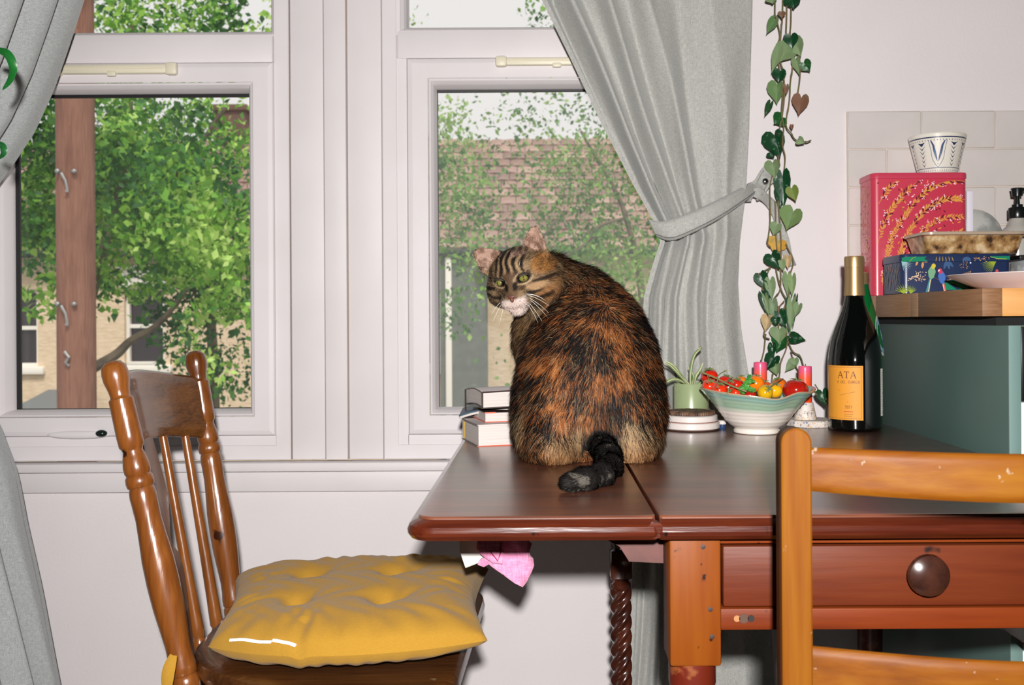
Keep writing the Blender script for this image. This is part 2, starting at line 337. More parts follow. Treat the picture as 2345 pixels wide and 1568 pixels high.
def ring(mb, x0, x1, z0, z1, prof, skip=()):
    "mitred frame: prof = [(inset, y)] swept round the rectangle"
    vs = []; n = len(prof)
    for ins, y in prof:
        vs += [(x0+ins, y, z0+ins), (x1-ins, y, z0+ins), (x1-ins, y, z1-ins), (x0+ins, y, z1-ins)]
    fs = [(i*4+k, i*4+(k+1) % 4, (i+1)*4+(k+1) % 4, (i+1)*4+k) for i in range(n-1) for k in range(4) if k not in skip]
    mb.add(vs, fs)
px2 = 2.1/F
def window(name, xl, xr, glass_l, glass_r, gt, gb, sash_l, sash_r, st, sb, ftop_gl, upper_b, ul, ur, dirt, vents):
    w = thing(name, ((xl+xr)/2, D, wz0), kind='structure')
    fb = WZ(1051)
    yf = D-.012
    # outer frame
    mb = MB(); ring(mb, xl, xr, fb, wz1-.005, [(0, D+.06), (0, yf+.002), (.002, yf), (.030, yf), (.034, yf+.006), (.036, yf+.02), (.036, D+.06)])
    fr = mb.build('outer_frame', M_pvc, w, auto=20)
    # transom
    MB().bb(xl+.034, xr-.034, yf, D+.06, WZ(st)+.0015, WZ(upper_b)-.012, .002).build('transom', M_pvc, w)
    # upper glazing bead
    mb = MB(); ring(mb, ul-.014, ur+.014, WZ(upper_b)-.014, wz1-.03, [(0, D+.05), (0, yf+.003), (.003, yf), (.009, yf+.006), (.013, yf+.016), (.014, D+.045)]); mb.build('glazing_bead', M_pvc, w, auto=15)
    # infill between frame and beads
    MB().bb(xl+.02, ul-.012, yf+.002, D+.05, WZ(upper_b)-.02, wz1-.02).build('frame_infill', M_pvc, w)
    MB().bb(ur+.012, xr-.02, yf+.002, D+.05, WZ(upper_b)-.02, wz1-.02).build('frame_infill', M_pvc, w)
    MB().bb(xl+.02, sash_l-.0012, yf+.002, D+.05, fb+.01, WZ(st)+.002).build('frame_infill', M_pvc, w)
    MB().bb(sash_r+.0012, xr-.02, yf+.002, D+.05, fb+.01, WZ(st)+.002).build('frame_infill', M_pvc, w)
    MB().bb(sash_l-.002, sash_r+.002, yf+.002, D+.05, fb+.01, WZ(sb)-.0012).build('frame_infill', M_pvc, w)
    MB().bb(sash_l-.01, sash_r+.01, yf+.012, D+.03, WZ(sb)-.008, WZ(sb)+.012).build('frame_rebate', M_caulk, w)
    # sash
    yS = yf-.010; ins_g = min(abs(glass_r-sash_r), abs(glass_l-sash_l))
    t = WZ(st)-WZ(gt); b = WZ(gb)-WZ(sb)
    def rr(x0, x1, z0, z1, y): return [(x0, y, z0), (x1, y, z0), (x1, y, z1), (x0, y, z1)]
    def sashring(ks):
        mb = MB(); vs = []
        for k, y in ks:       # k: 0 at the sash edge, 1 at the glass edge
            vs += rr(sash_l+(glass_l-sash_l)*k, sash_r+(glass_r-sash_r)*k, WZ(sb)+b*k, WZ(st)-t*k, y)
        mb.add(vs, [(i*4+q, i*4+(q+1) % 4, (i+1)*4+(q+1) % 4, (i+1)*4+q) for i in range(len(ks)-1) for q in range(4)]); return mb
    sh = sashring([(0, D+.055), (0, yS+.006), (.04, yS+.002), (.16, yS), (.165, yS), (.2, yS-.0005), (.74, yS-.0005), (.76, yS+.001)]).build('sash', M_pvc, w, auto=12)
    sashring([(.765, yS+.003), (.79, yS), (.85, yS+.002), (.93, yS+.010), (.97, yS+.018), (1.0, D+.03)]).build('sash_bead', M_pvc, sh, auto=14)
    g = MB(); gx0, gx1, gz0, gz1 = glass_l, glass_r, WZ(gb), WZ(gt)
    g.bb(gx0-.01, gx1+.01, D+.028, D+.034, gz1-.0065, gz1+.01); g.bb(gx0-.01, gx0+.009, D+.028, D+.034, gz0, gz1); g.bb(gx0, gx1, D+.028, D+.034, gz0-.01, gz0+.0012); g.bb(gx1-.0012, gx1+.01, D+.028, D+.034, gz0, gz1)
    if name != 'window_1':
        g = MB(); g.bb(gx0-.01, gx1+.01, D+.028, D+.034, gz1-.005, gz1+.01); g.bb(gx0-.01, gx0+.0012, D+.028, D+.034, gz0, gz1)
    g.build('gasket', M_black_strip, sh)  # black strips, widest along the top and left of the glass
    mp = pane_mat('glass_'+name, dirt)
    MB().bb(gx0-.008, gx1+.008, D+.036, D+.040, gz0-.008, gz1+.008).build('pane', mp, w)
    MB().bb(ul-.008, ur+.008, D+.036, D+.040, WZ(upper_b)-.008, wz1-.04).build('pane', pane_mat('glass_top_'+name, .01), w)
    for (v0, v1, vt, vb) in vents:
        x0, x1 = WX(v0, vt), WX(v1, vt); zc = (WZ(vt)+WZ(vb))/2; h = WZ(vt)-WZ(vb)
        v = MB().bb(x0+.02, x1-.02, yS-.013, yS+.001, zc-h*.38, zc+h*.38, .005).build('trickle_vent', M_vent, w)
        MB().bb(x0, x0+.024, yS-.016, yS+.001, zc-h*.5, zc+h*.5, .005).build('end_cap', M_vent, v)
        MB().bb(x1-.024, x1, yS-.016, yS+.001, zc-h*.5, zc+h*.5, .005).build('end_cap', M_vent, v)
        MB().bb((x0+x1)/2-.012, (x0+x1)/2+.006, yS-.017, yS-.010, zc-h*.62, zc-h*.2, .002).build('slider', M_vent, v)
        MB().bb(x0+.03, x1-.03, yS-.0142, yS-.012, zc-h*.02, zc+h*.06).build('slot', M_vent, v)
    return w, sh, yS
w1, sh1, yS = window('window_1', WX(-112), WX(666), WX(20), WX(572), 207, 936, WX(-44), WX(633), 147, 994, 0, 70, WX(-40), WX(622), .015, [(132, 418, 150, 178)])
w2, sh2, yS = window('window_2', WX(878), WX(1655), WX(1000), WX(1560), 201, 936, WX(936), WX(1622), 140, 994, 0, 63, WX(934), WX(1600), .055, [(1136, 1420, 140, 164)])
# window handle on the left sash
h = MB().ell((WX(190), yS-.004, WZ(989)), (.066, .005, .0085), 32, 10).build('window_handle', M_pvc, w1)
MB().ell((WX(246), yS-.013, WZ(985)), (.012, .009, .0075), 16, 8).build('handle_grip', mat('black_grip', (16, 30, 26), .25), h)
# boxed mullion between the two windows
mu = thing('trim_4', (WX(770), D, wz0), kind='structure')
for a, b_, y in ((668.5, 744, D-.008), (746, 796, D-.013), (798.5, 876.5, D-.008)):
    MB().bb(WX(a), WX(b_), y, D+.04, WZ(1051), wz1, .0025).build('board', M_paint, mu)
MB().bb(WX(660), WX(884), D+.001, D+.05, WZ(1051), wz1).build('caulk_line', M_caulk, mu)

# ------------------------------------------------------------------ outside
M_cream = mat('cream_brick', (222, 200, 172), .85, c2=(206, 182, 152), nscale=6, bump=.01, bscale=9, stretch=(1, 1, 3))
M_render = mat('grey_render', (112, 118, 110), .9, c2=(98, 104, 98), nscale=4)
M_sash = mat('white_timber', (232, 226, 216), .6)
M_drape = mat('maroon_drape', (84, 58, 58), .9, c2=(56, 40, 42), nscale=9, stretch=(1, 1, .05))
M_tile = mat('roof_clay', (150, 122, 112), .85, c2=(126, 104, 96), nscale=3)
M_gutter = mat('gutter', (40, 44, 50), .5)
HD = 18.0
def HX(px): return (px-AX)*HD/F
def HZ(py): return E+(AY-py)*HD/F
house = thing('terraced_house', (0, HD, -4), 'cream brick house with clay tiled roof seen behind the trees outside', 'house')
openings = [(18, 86, 655, 832), (285, 377, 652, 830), (930, 1012, 600, 838)]
xs = sorted([-160]+[p for o in openings for p in o[:2]]+[1560])
MB().bb(HX(-500), HX(18), HD, HD+.3, -4, HZ(575)).build('wall', M_cream, house)
for a, b_ in ((86, 285), (377, 930), (1117, 1900)):
    MB().bb(HX(a), HX(b_), HD, HD+.3, -4, HZ(575)).build('wall', M_cream, house)
for (a, b_, t, bo) in openings:
    MB().bb(HX(a), HX(b_), HD, HD+.3, -4, HZ(bo)).build('wall', M_cream, house)
    MB().bb(HX(a), HX(b_), HD, HD+.3, HZ(t), HZ(575)).build('wall', M_cream, house)
MB().bb(HX(1012), HX(1117), HD-.25, HD+.3, -4, HZ(590)).build('rendered_wall', M_render, house)
for (a, b_, t, bo) in openings:
    x0, x1, z1, z0 = HX(a), HX(b_), HZ(t), HZ(bo); zm = HZ((t+bo)/2)
    wn = thing('window', (x0, HD+.1, z0)); wn.parent = house; wn.location = Vector((x0, HD+.1, z0))-wl(house)
    mb = MB(); ring(mb, x0, x1, z0, z1, [(0, HD+.2), (0, HD+.08), (.06, HD+.08), (.06, HD+.16)]); mb.build('window_frame', M_sash, wn)
    MB().bb(x0, x1, HD+.1, HD+.16, zm-.035, zm+.035).build('meeting_rail', M_sash, wn)
    MB().bb(x0-.14, x1+.14, HD-.1, HD+.1, z0-.14, z0, .02).build('window_sill', M_sash, wn)
    MB().bb(x0+.05, x1-.05, HD+.16, HD+.17, z0+.05, z1-.05).build('pane', mat('dark_pane', (50, 44, 48), .15), wn)
    mb = MB(); mb.grid(lambda u, v: (x0+.05+(x1-x0-.1)*u, HD+.2+.02*sin(u*44), z0+(z1-z0)*v), 40, 1); mb.build('drape', M_drape, wn)
# stepped lintel over the middle window
ln = MB(); ln.bb(HX(272), HX(392), HD-.12, HD, HZ(652), HZ(632), .02); ln.bb(HX(280), HX(384), HD-.08, HD, HZ(632), HZ(612), .02); ln.bb(HX(268), HX(396), HD-.16, HD, HZ(612), HZ(602), .02); ln.build('lintel', M_sash, house)
MB().bb(HX(-500), HX(1900), HD-.42, HD-.30, HZ(586), HZ(572), .03).build('gutter', M_gutter, house)
MB().bb(HX(1024), HX(1038), HD-.35, HD-.25, -4, HZ(590), .02).build('downpipe', M_sash, house)
# porch roof at the foot of the wall
mb = MB(); mb.add([(HX(78), HD-1.2, HZ(930)), (HX(215), HD-1.2, HZ(930)), (HX(200), HD, HZ(885)), (HX(110), HD, HZ(885)), (HX(78), HD-1.2, HZ(945)), (HX(215), HD-1.2, HZ(945)), (HX(200), HD, HZ(945)), (HX(110), HD, HZ(945))], [(0, 1, 2, 3), (0, 4, 5, 1), (1, 5, 6, 2), (3, 2, 6, 7), (0, 3, 7, 4)])
mb.build('porch_roof', mat('slate', (112, 116, 118), .7), house, smooth=False)
# roof with individual tiles
ey, ez, ry, rz = HD-.4, HZ(572)-.02, 21.4, E+(AY-322)*21.4/F
roof = MB(); roof.add([(-11, ey, ez), (8, ey, ez), (8, ry, rz), (-11, ry, rz), (8, ry+4, ez-.4), (-11, ry+4, ez-.4)], [(0, 1, 2, 3), (3, 2, 4, 5)])
roof = roof.build('roof', mat('roof_felt', (60, 50, 46), .9), house, smooth=False)
sl = sqrt((ry-ey)**2+(rz-ez)**2); ang = atan2(rz-ez, ry-ey); NR = 14; gd = sl/NR; tw = .30
def tile_mesh(name):
    mb = MB(); k = 5; vs = []; 
    for j, (yy, zz) in enumerate(((0, .045), (gd*1.12, .012))):
        for i in range(k+1):
            a = i/k; vs.append((a*(tw-.012), yy, zz+.022*sin(pi*a)))
    for i in range(k+1): vs.append((i/k*(tw-.012), 0, .022*sin(pi*i/k)-.0))
    w = k+1
    mb.add(vs, [(i, i+1, w+i+1, w+i) for i in range(k)]+[(2*w+i, 2*w+i+1, i+1, i) for i in range(k)])
    return mb
tm = [mat('roof_tile_%d' % i, c, .85, c2=tuple(x-18 for x in c), nscale=4) for i, c in enumerate([(166, 138, 126), (150, 122, 110), (176, 150, 136), (144, 118, 108)])]
protos = []
for m_ in tm:
    o = tile_mesh('roof_tile').build('roof_tile', m_, loc=(0, 0, 0)); o.parent = roof; protos.append(o)
rest = MB(); cnt = 0; Rt = Matrix.Rotation(ang, 3, 'X'); tv = tile_mesh('t')
first = [True]*4
for r_ in range(NR):
    for c_ in range(-36, 24):
        x = c_*tw+(.5*tw if r_ % 2 else 0); y = ey+(ry-ey)*r_/NR; z = ez+(rz-ez)*r_/NR
        ppx = AX+x*F/y
        jit = random.uniform(-.008, .008)
        if 985 < ppx < 1505 and cnt < 290:
            q = random.randrange(4)
            if first[q]: o = protos[q]; first[q] = False
            else: o = protos[q].copy(); COL.objects.link(o); o.parent = roof
            o.location = Vector((x, y, z+jit))-wl(roof); o.rotation_euler = (ang, 0, random.uniform(-.01, .01)); cnt += 1
        else:
            rest.add([Vector((x, y, z+jit))+Rt @ Vector(p) for p in tv.v], tv.f)
rest.build('roof_tiles', M_tile, roof, kind='stuff')
ch = MB(); ch.bb(-6.9, -6.25, ry-.3, ry+.4, rz-.4, rz+.75, .02); ch.bb(-6.97, -6.18, ry-.37, ry+.47, rz+.62, rz+.75, .02)
ch.build('chimney', mat('brown_brick', (112, 84, 70), .9, c2=(90, 68, 58), nscale=5, bump=.01), house)
MB().bb(-30, 30, 4, 60, -4.2, -4).build('ground', mat('street', (110, 112, 104), .9), loc=(0, 10, -4.2), kind='structure')
# telegraph pole
PD = 7.7; px0 = P(174, 560, PD)[0]
pole = thing('telegraph_pole', (px0, PD, -4), 'thick brown wooden telegraph pole with metal climbing steps, outside the left window', 'pole')
M_pole = wood('pole_wood', (96, 62, 48), (128, 88, 72), (150, 108, 90), 'z', 14, rough=.9, coat=0, spots=(60, 40, 32), spot_scale=5, spot_cut=.7, bump=.01)
MB().lathe([(.145, 0), (.142, 3), (.14, 5), (.138, 8.5)], (px0, PD, -4), n=28).build('pole_shaft', M_pole, pole)
M_galv = mat('galvanised', (150, 150, 148), .45, metal=.7)
for (py, hook) in ((392, 440), (696, 745), (1000, 1040)):
    a = P(132, py, PD-.14); b_ = P(170, py, PD-.15)
    st = MB().tube([a+Vector((0, .1, 0)), b_], .012, 8).ell(a, (.022, .022, .022), 8, 6).ell(b_, (.02, .02, .02), 8, 6).build('climbing_step', M_galv, pole)
    MB().tube([P(140, py+4, PD-.15), P(150, py+22, PD-.16), P(154, hook-8, PD-.16), P(153, hook, PD-.16)], [.012, .01, .01, .016], 6).build('hook', M_galv, st)
MB().tube([P(148, 805, PD-.15), P(158, 818, PD-.16), P(150, 830, PD-.16), P(158, 838, PD-.15)], .012, 6).build('cable_clip', M_galv, pole)
# trees: crowns of loose leaves on real branches
def leafmat(name, c, c2):
    m, nt, b = newmat(name); N = nt.nodes.new; L = nt.links.new
    a = N('ShaderNodeVertexColor'); a.layer_name = 'Col'; L(a.outputs[0], b.inputs['Base Color']); b.inputs['Roughness'].default_value = .55
    tl = N('ShaderNodeBsdfTranslucent'); L(a.outputs[0], tl.inputs[0]); mx = N('ShaderNodeMixShader'); mx.inputs[0].default_value = .35
    L(b.outputs[0], mx.inputs[1]); L(tl.outputs[0], mx.inputs[2]); L(mx.outputs[0], nt.nodes['Material Output'].inputs[0]); return m
M_tl = leafmat('tree_leaf', None, None)
def leaves_np(cents, size, cols, name, parent, sj=.35):
    n = len(cents); 
    d1 = RNG.normal(size=(n, 3)); d1[:, 2] -= .6; d1 /= np.linalg.norm(d1, axis=1)[:, None]
    d2 = np.cross(d1, RNG.normal(size=(n, 3))); d2 /= np.linalg.norm(d2, axis=1)[:, None]
    s = size*(1+sj*RNG.normal(size=(n, 1))).clip(.4, 1.8)
    nn = np.cross(d1, d2)
    v = np.stack([cents-d1*s*.5, cents+d2*s*.33+nn*s*.08, cents+d1*s*.6, cents-d2*s*.33+nn*s*.08], 1).reshape(-1, 3)
    me = bpy.data.meshes.new(name); base = np.array(wl(parent)); 
    me.vertices.add(4*n); me.vertices.foreach_set('co', (v-base).astype('f').ravel())
    me.loops.add(6*n); idx = np.arange(n)[:, None]*4+np.array([0, 1, 2, 0, 2, 3]); me.loops.foreach_set('vertex_index', idx.ravel().astype('i'))
    me.polygons.add(2*n); me.polygons.foreach_set('loop_start', np.arange(0, 6*n, 3).astype('i'))
    a = me.color_attributes.new('Col', 'FLOAT_COLOR', 'POINT'); c4 = np.ones((n, 4), 'f'); c4[:, :3] = cols; a.data.foreach_set('color', np.repeat(c4, 4, 0).ravel())
    me.materials.append(M_tl); me.update(); me.validate()
    o = bpy.data.objects.new(name, me); COL.objects.link(o); o.parent = parent; o['kind'] = 'stuff'; return o
def tree(label, base, blobs, n, size, greens, branches, cut=.5, nsc=1.3):
    t = thing('tree', base, label, 'tree', None)
    pts = []; w = np.array([b[3][0]*b[3][1]*b[3][2]*b[4] for b in blobs]); w /= w.sum()
    for b_, k in zip(blobs, (w*n*2.2).astype(int)):
        c = np.array(P(b_[0], b_[1], b_[2])); q = RNG.normal(size=(k, 3)); q /= np.linalg.norm(q, axis=1)[:, None]
        pts.append(c+q*(RNG.random((k, 1))**.45)*np.array(b_[3]))
    p = np.concatenate(pts); nz = fbm(p*nsc*2.2, 3, 5); p = p[nz > cut]
    if len(p) > n: p = p[RNG.permutation(len(p))[:n]]
    g = np.array([lin(c) for c in greens]); mixv = fbm(p*1.8, 2, 9)+RNG.normal(size=len(p))*.12
    idx = np.clip((mixv*len(g)*1.6-.3*len(g)), 0, len(g)-1).astype(int)
    cols = g[idx]*(.8+.4*RNG.random((len(p), 1)))
    leaves_np(p, size, cols, 'foliage', t)
    for br in branches:
        pp = spline([tuple(P(*q[:3])) for q in br], 5); rr = np.interp(np.linspace(0, 1, len(pp)), np.linspace(0, 1, len(br)), [q[3] for q in br])
        MB().tube(pp, list(rr), 7).build('branch', M_bark, t)
    return t
M_bark = mat('bark', (120, 106, 88), .9, c2=(84, 74, 62), nscale=6)
G1 = [(52, 104, 48), (80, 138, 54), (118, 174, 62), (156, 204, 84), (192, 224, 122)]
G2 = [(64, 118, 54), (98, 148, 66), (128, 172, 82), (156, 190, 104)]
tree('broad green tree filling the left window with leaning grey branches', P(420, 2000, 10),
     [(120, 330, 10, (1.1, 1.2, .9), 1), (330, 330, 10, (1.1, 1.2, .7), .8), (420, 260, 10, (1.0, 1.2, .5), .35), (60, 560, 10, (.7, 1, .8), 1), (270, 520, 10.4, (1.0, 1.2, .8), 1.2), (440, 480, 9.4, (.75, 1, .75), 1.4), (520, 640, 9.6, (.5, .9, .85), 1.2), (500, 780, 9.6, (.35, .8, .5), .8), (280, 40, 11, (1.6, 1.2, .8), .7), (520, 20, 11, (.8, 1, .6), .6), (300, 680, 10, (.5, .6, .35), .15), (120, 640, 10, (.7, .8, .4), .5), (0, 200, 10, (.8, 1, .8), .8)],
     21000, .070, G1, [[(190, 2000, 10, .10), (185, 1100, 10, .09), (182, 800, 10, .08), (230, 600, 10.2, .05), (290, 350, 10.4, .04), (300, 60, 10.6, .03)], [(182, 860, 10, .06), (262, 815, 10, .05), (300, 780, 10, .04), (365, 740, 9.8, .03), (430, 660, 9.6, .02)], [(290, 500, 10.2, .04), (420, 380, 9.8, .03), (520, 240, 9.8, .02)]], .455, 1.2)
tree('lower tree of darker leaves behind the small spindle chair, outside the left window', P(500, 2100, 12),
     [(460, 700, 12, (.7, .8, 1.0), 1), (520, 870, 12, (.45, .7, .5), .6), (470, 560, 12, (.9, .8, .8), 1), (180, 560, 12.5, (.9, .8, .6), .7), (330, 420, 12.5, (1.5, .8, 1.0), .8)], 8500, .070, [(40, 88, 48), (54, 110, 54), (80, 136, 60)],
     [[(500, 2100, 12, .12), (490, 900, 12, .07), (470, 600, 12, .03)]], .40)
tree('airy young tree with sparse pale leaves in front of the tiled roof', P(1300, 2300, 13),
     [(1040, 500, 12, (.55, .8, 1.5), 1.5), (1020, 330, 12, (.5, .6, .45), .7), (1200, 460, 14, (1.5, 1.3, 1.3), .45), (1380, 420, 14, (1.0, 1.2, 1.3), .85), (1300, 240, 14, (1.4, 1.2, .45), .30), (1440, 620, 13.5, (.9, 1.2, .8), 1.1), (1250, 570, 13, (1.0, .9, .3), .8), (1060, 640, 12, (.3, .5, .5), .5), (1180, 820, 12, (.7, .5, .5), .12), (1235, 30, 14, (.3, .5, .35), 1.0), (940, 45, 13, (.3, .4, .2), .4)],
     8200, .062, G2, [[(1500, 2300, 14, .1), (1480, 900, 14, .07), (1440, 520, 14, .04), (1330, 300, 14, .02)], [(1290, 590, 13.2, .02), (1340, 560, 13.2, .03), (1370, 520, 13.2, .025), (1430, 498, 13.2, .015)], [(1200, 560, 13, .014), (1245, 540, 13, .02), (1275, 500, 13, .012)]], .45)

#@@OBJECTS@@
# ------------------------------------------------------------------ curtains
def curtain_right():
    t = thing('curtain', (WX(1600), 2.03, .02), 'grey linen curtain tied back on the right of the window', 'curtain')
    XLt = [(-1200, 1080), (-600, 1150), (0, 1238), (130, 1303), (300, 1383), (430, 1450), (510, 1498), (548, 1516), (600, 1499), (680, 1477), (900, 1466), (1400, 1446), (1750, 1430)]
    XRt = [(-1200, 1740), (0, 1722), (300, 1715), (450, 1706), (560, 1693), (650, 1690), (750, 1697), (850, 1713), (950, 1735), (1400, 1765), (1750, 1780)]
    d0 = 2.02
    def fn(u, v):
        py = -1200+v*2930
        xl = interp(py, XLt); xr = interp(py, XRt)
        # the hem of the pulled half follows the edge; folds crowd to the left
        tie = math.exp(-((py-(530-u*110))/70.0)**2)
        k = u+.06*sin(5*u+py/260.0)*(1-u)*u
        px = xl+(xr-xl)*k
        ph = 2*pi*(7.6*u-3.2*u*u)+.5*sin(py/310.0+u*5)+.25*sin(py/90.+u*17)
        amp = (.036*(1-.72*u)+.005)*(1-.45*tie)
        if py > 560: amp = .015*(1-.25*u)+.003
        y = -amp*(1-abs(sin(ph/2))**1.3*2)*.8
        y += .004*sin(ph*2.3+1+py/120.)*(1-.6*u)
        y -= .010*sin(pi*u)*(1-tie)+.012*sin(pi*u)
        sc = 1-.05*tie
        q = P(px, py, d0); return (q[0], min(d0+y-.008, 2.052), q[2])
    mb = MB(); mb.grid(fn, 150, 190)
    pan = mb.build('curtain_panel', M_curtain, t, auto=0)
    md = pan.modifiers.new('thickness', 'SOLIDIFY'); md.thickness = .0016
    mb = MB(); mb.grid(lambda u, v: (lambda a: (a[0]-.004+.010*u, a[1]-.003-.001*sin(pi*u), a[2]))(fn(0.0, v)), 2, 120); mb.build('side_hem', M_curtain, t, auto=0)
    # tieback band: wraps the gathered cloth, climbs to the hook on the right
    path = spline([(1494, 522, 1.985), (1530, 528, 1.965), (1590, 506, 1.958), (1650, 476, 1.972), (1700, 446, 2.01), (1728, 430, 2.055), (1744, 420, 2.075)], 8)
    wd = np.interp(np.linspace(0, 1, len(path)), [0, .2, .45, .7, .85, 1], [.034, .038, .032, .024, .014, .016])
    vs = []
    for (a, b, d), w in zip(path, wd):
        c = P(a, b, d)
        for q in (-1, -.5, 0, .5, 1): vs.append((c[0]+q*w*.22, c[1]-.004+.004*q*q, c[2]-q*w*.5-(.0 if q < 0 else .0)))
    n = len(path); fs = [(i*5+k, i*5+k+1, (i+1)*5+k+1, (i+1)*5+k) for i in range(n-1) for k in range(4)]
    tb = MB().add(vs, fs).build('tieback', M_curtain, t, auto=0); md = tb.modifiers.new('thickness', 'SOLIDIFY'); md.thickness = .004; md.offset = 0
    seam = [P(a, b, d)+Vector((.22*w*.75, -.007, -w*.38)) for (a, b, d), w in zip(path, wd)]
    MB().tube(seam, .0007, 5).build('stitching', mat('grey_thread', (96, 98, 96), .9), tb)
    # knotted end, hook and the loose tail behind the vine
    c = P(1742, 421, 2.07)
    mb = MB()
    def knot(u, v):
        a = (u-.5)*2; b = (v-.5)*2
        return (c[0]+.030*(a*.7+b*.45)+.004*sin(5*b), c[1]-.014+.010*sin(3.2*a+1)*cos(2*b), c[2]+.030*(a*.75-b*.55)+.004*sin(4*a))
    mb.grid(knot, 14, 14); kn = mb.build('knotted_end', M_curtain, tb, auto=0); kn.modifiers.new('thickness', 'SOLIDIFY').thickness = .003
    for pts, w0 in (([(1705, 452, 2.05), (1722, 440, 2.045), (1742, 446, 2.05), (1768, 470, 2.075), (1783, 505, 2.085), (1796, 560, 2.088), (1812, 610, 2.089)], .020), ([(1716, 430, 2.05), (1712, 450, 2.048), (1711, 462, 2.05)], .013)):
        p2 = spline(pts, 6); vs = []
        for i, (a, b, d) in enumerate(p2):
            cc = P(a, b, d); j = min(i+1, len(p2)-1); j0 = max(i-1, 0); T = (P(*p2[j])-P(*p2[j0])); T.y = 0; T.normalize(); Nn = Vector((T.z, 0, -T.x))
            for q in (-1, -.3, .3, 1): vs.append(cc+Nn*q*w0*.5+Vector((0, -.004*abs(q)+.003*sin(i*.7+q*3), 0)))
        n = len(p2); tl = MB().add(vs, [(i*4+k, i*4+k+1, (i+1)*4+k+1, (i+1)*4+k) for i in range(n-1) for k in range(3)]).build('loose_tail', M_curtain, tb, auto=0)
        tl.modifiers.new('thickness', 'SOLIDIFY').thickness = .002
    hk = MB().tube([c+Vector((.004, .028, .002)), c+Vector((.004, -.02, .002))], .004, 10).ell(c+Vector((.004, -.026, .002)), (.0065, .004, .0065), 14, 8)
    hk.build('wall_hook', mat('chrome', (200, 205, 210), .15, metal=1), t)
curtain_right()
def curtain_left():
    t = thing('curtain', (-.95, 1.9, .02), 'grey linen curtain coloured darker for shade at the left edge of the window', 'curtain')
    tab = [(-1200, 560), (-400, 330), (0, 192), (100, 157), (200, 121), (300, 76), (380, 25), (412, 2), (520, -70), (650, -110), (760, -95), (880, -45), (975, 0), (1000, 8), (1080, 37), (1200, 59), (1350, 95), (1568, 141), (1750, 172)]
    d0 = 1.99
    def fn(u, v):
        py = -1200+v*2950; e = P(interp(py, tab), py, d0)
        tie = math.exp(-((py-640)/160.0)**2)
        L = .52*(1-.35*tie)
        fold = (.020*(1-.5*tie))*sin(2*pi*(5.2*u*(1+.2*u))+.5*sin(py/240.)+.3) * min(1, u*7)
        x = e[0]-.09*L*u+fold; y = e[1]-.985*L*u+.006*sin(u*40+py/150)
        z = e[2]
        return (max(x, XL+.02), y, z)
    mb = MB(); mb.grid(fn, 110, 150); pan = mb.build('curtain_panel', M_curtain_shaded, t, auto=0); pan.modifiers.new('thickness', 'SOLIDIFY').thickness = .0016
    mb = MB(); mb.grid(lambda u, v: (lambda a: (a[0]+.0015, a[1]-.012*u, a[2]))(fn(0, v)), 2, 100); mb.build('side_hem', M_curtain_shaded, t, auto=0)
    e = P(-100, 645, 1.9)
    MB().grid(lambda u, v: (e[0]-.02-.20*u, e[1]-.02-.30*u, e[2]+(v-.5)*.05+.05*u), 12, 3).build('tieback', M_curtain_shaded, t)
curtain_left()
MB().tube([(-1.6, 2.0, 2.2), (1.0, 2.0, 2.2)], .014, 12).ell((-1.62, 2.0, 2.2), (.03, .03, .03)).ell((1.02, 2.0, 2.2), (.03, .03, .03)).build('curtain_pole', M_galv, loc=(-.3, 2.0, 2.2))
tag(bpy.data.objects['curtain_pole'], 'metal curtain pole above the window out of the frame', 'curtain pole')

# houseplant leaves hanging in front of the left curtain
M_lf = mat('scindapsus', (60, 96, 50), .35, vc=True, c2=(96, 128, 96), nscale=150, lo=.60, hi=.70, spec=.4)
hp = thing('houseplant', P(-60, -300, 1.45), 'dark green strap-leaved houseplant hanging in at the left edge', 'plant')
def strap(pts, w, name='leaf', parent=None, col=(30, 92, 40), d=None, fold=.25):
    p2 = spline(pts, 7); n = len(p2); vs = []
    for i, q in enumerate(p2):
        c = P(*q) if d is None else Vector(q)
        a = Vector(p2[min(i+1, n-1)]) if d is not None else P(*p2[min(i+1, n-1)]); b = Vector(p2[max(i-1, 0)]) if d is not None else P(*p2[max(i-1, 0)])
        T = (a-b).normalized(); Nn = T.cross(Vector((0, 1, 0))); Nn = Nn.normalized() if Nn.length > .05 else Vector((1, 0, 0))
        s = i/(n-1); ww = w*(sin(pi*min(1, .12+.88*s)))**.6*(1 if s < .5 else 1)
        if s > .98: ww = w*.05
        for k in (-1, 0, 1): vs.append(c+Nn*ww*.5*k+Vector((0, fold*ww*abs(k), 0)))
    return MB().add(vs, [(i*3+k, i*3+k+1, i*3+k+4, i*3+k+3) for i in range(n-1) for k in (0, 1)], lin(col)).build(name, M_lf, parent, auto=0)
strap([(-12, 112, 1.45), (14, 122, 1.44), (27, 150, 1.44), (22, 180, 1.45), (5, 206, 1.46)], .013, parent=hp, col=(28, 100, 40))
strap([(-14, 325, 1.45), (4, 334, 1.44), (6, 350, 1.44), (-4, 364, 1.45)], .010, parent=hp, col=(30, 92, 44))
MB().tube([P(-60, -300, 1.45), P(-40, -60, 1.46), P(-22, 112, 1.45), P(-30, 325, 1.45)], .002, 6).build('stem', mat('plant_stem', (70, 96, 50), .6), hp)
MB().lathe([(.04, 0), (.055, .09), (.058, .1), (.05, .1), (.048, .06)], P(-60, -300, 1.45)-Vector((0, 0, .02)), n=24).build('planter', mat('terracotta', (150, 84, 58), .8), hp)

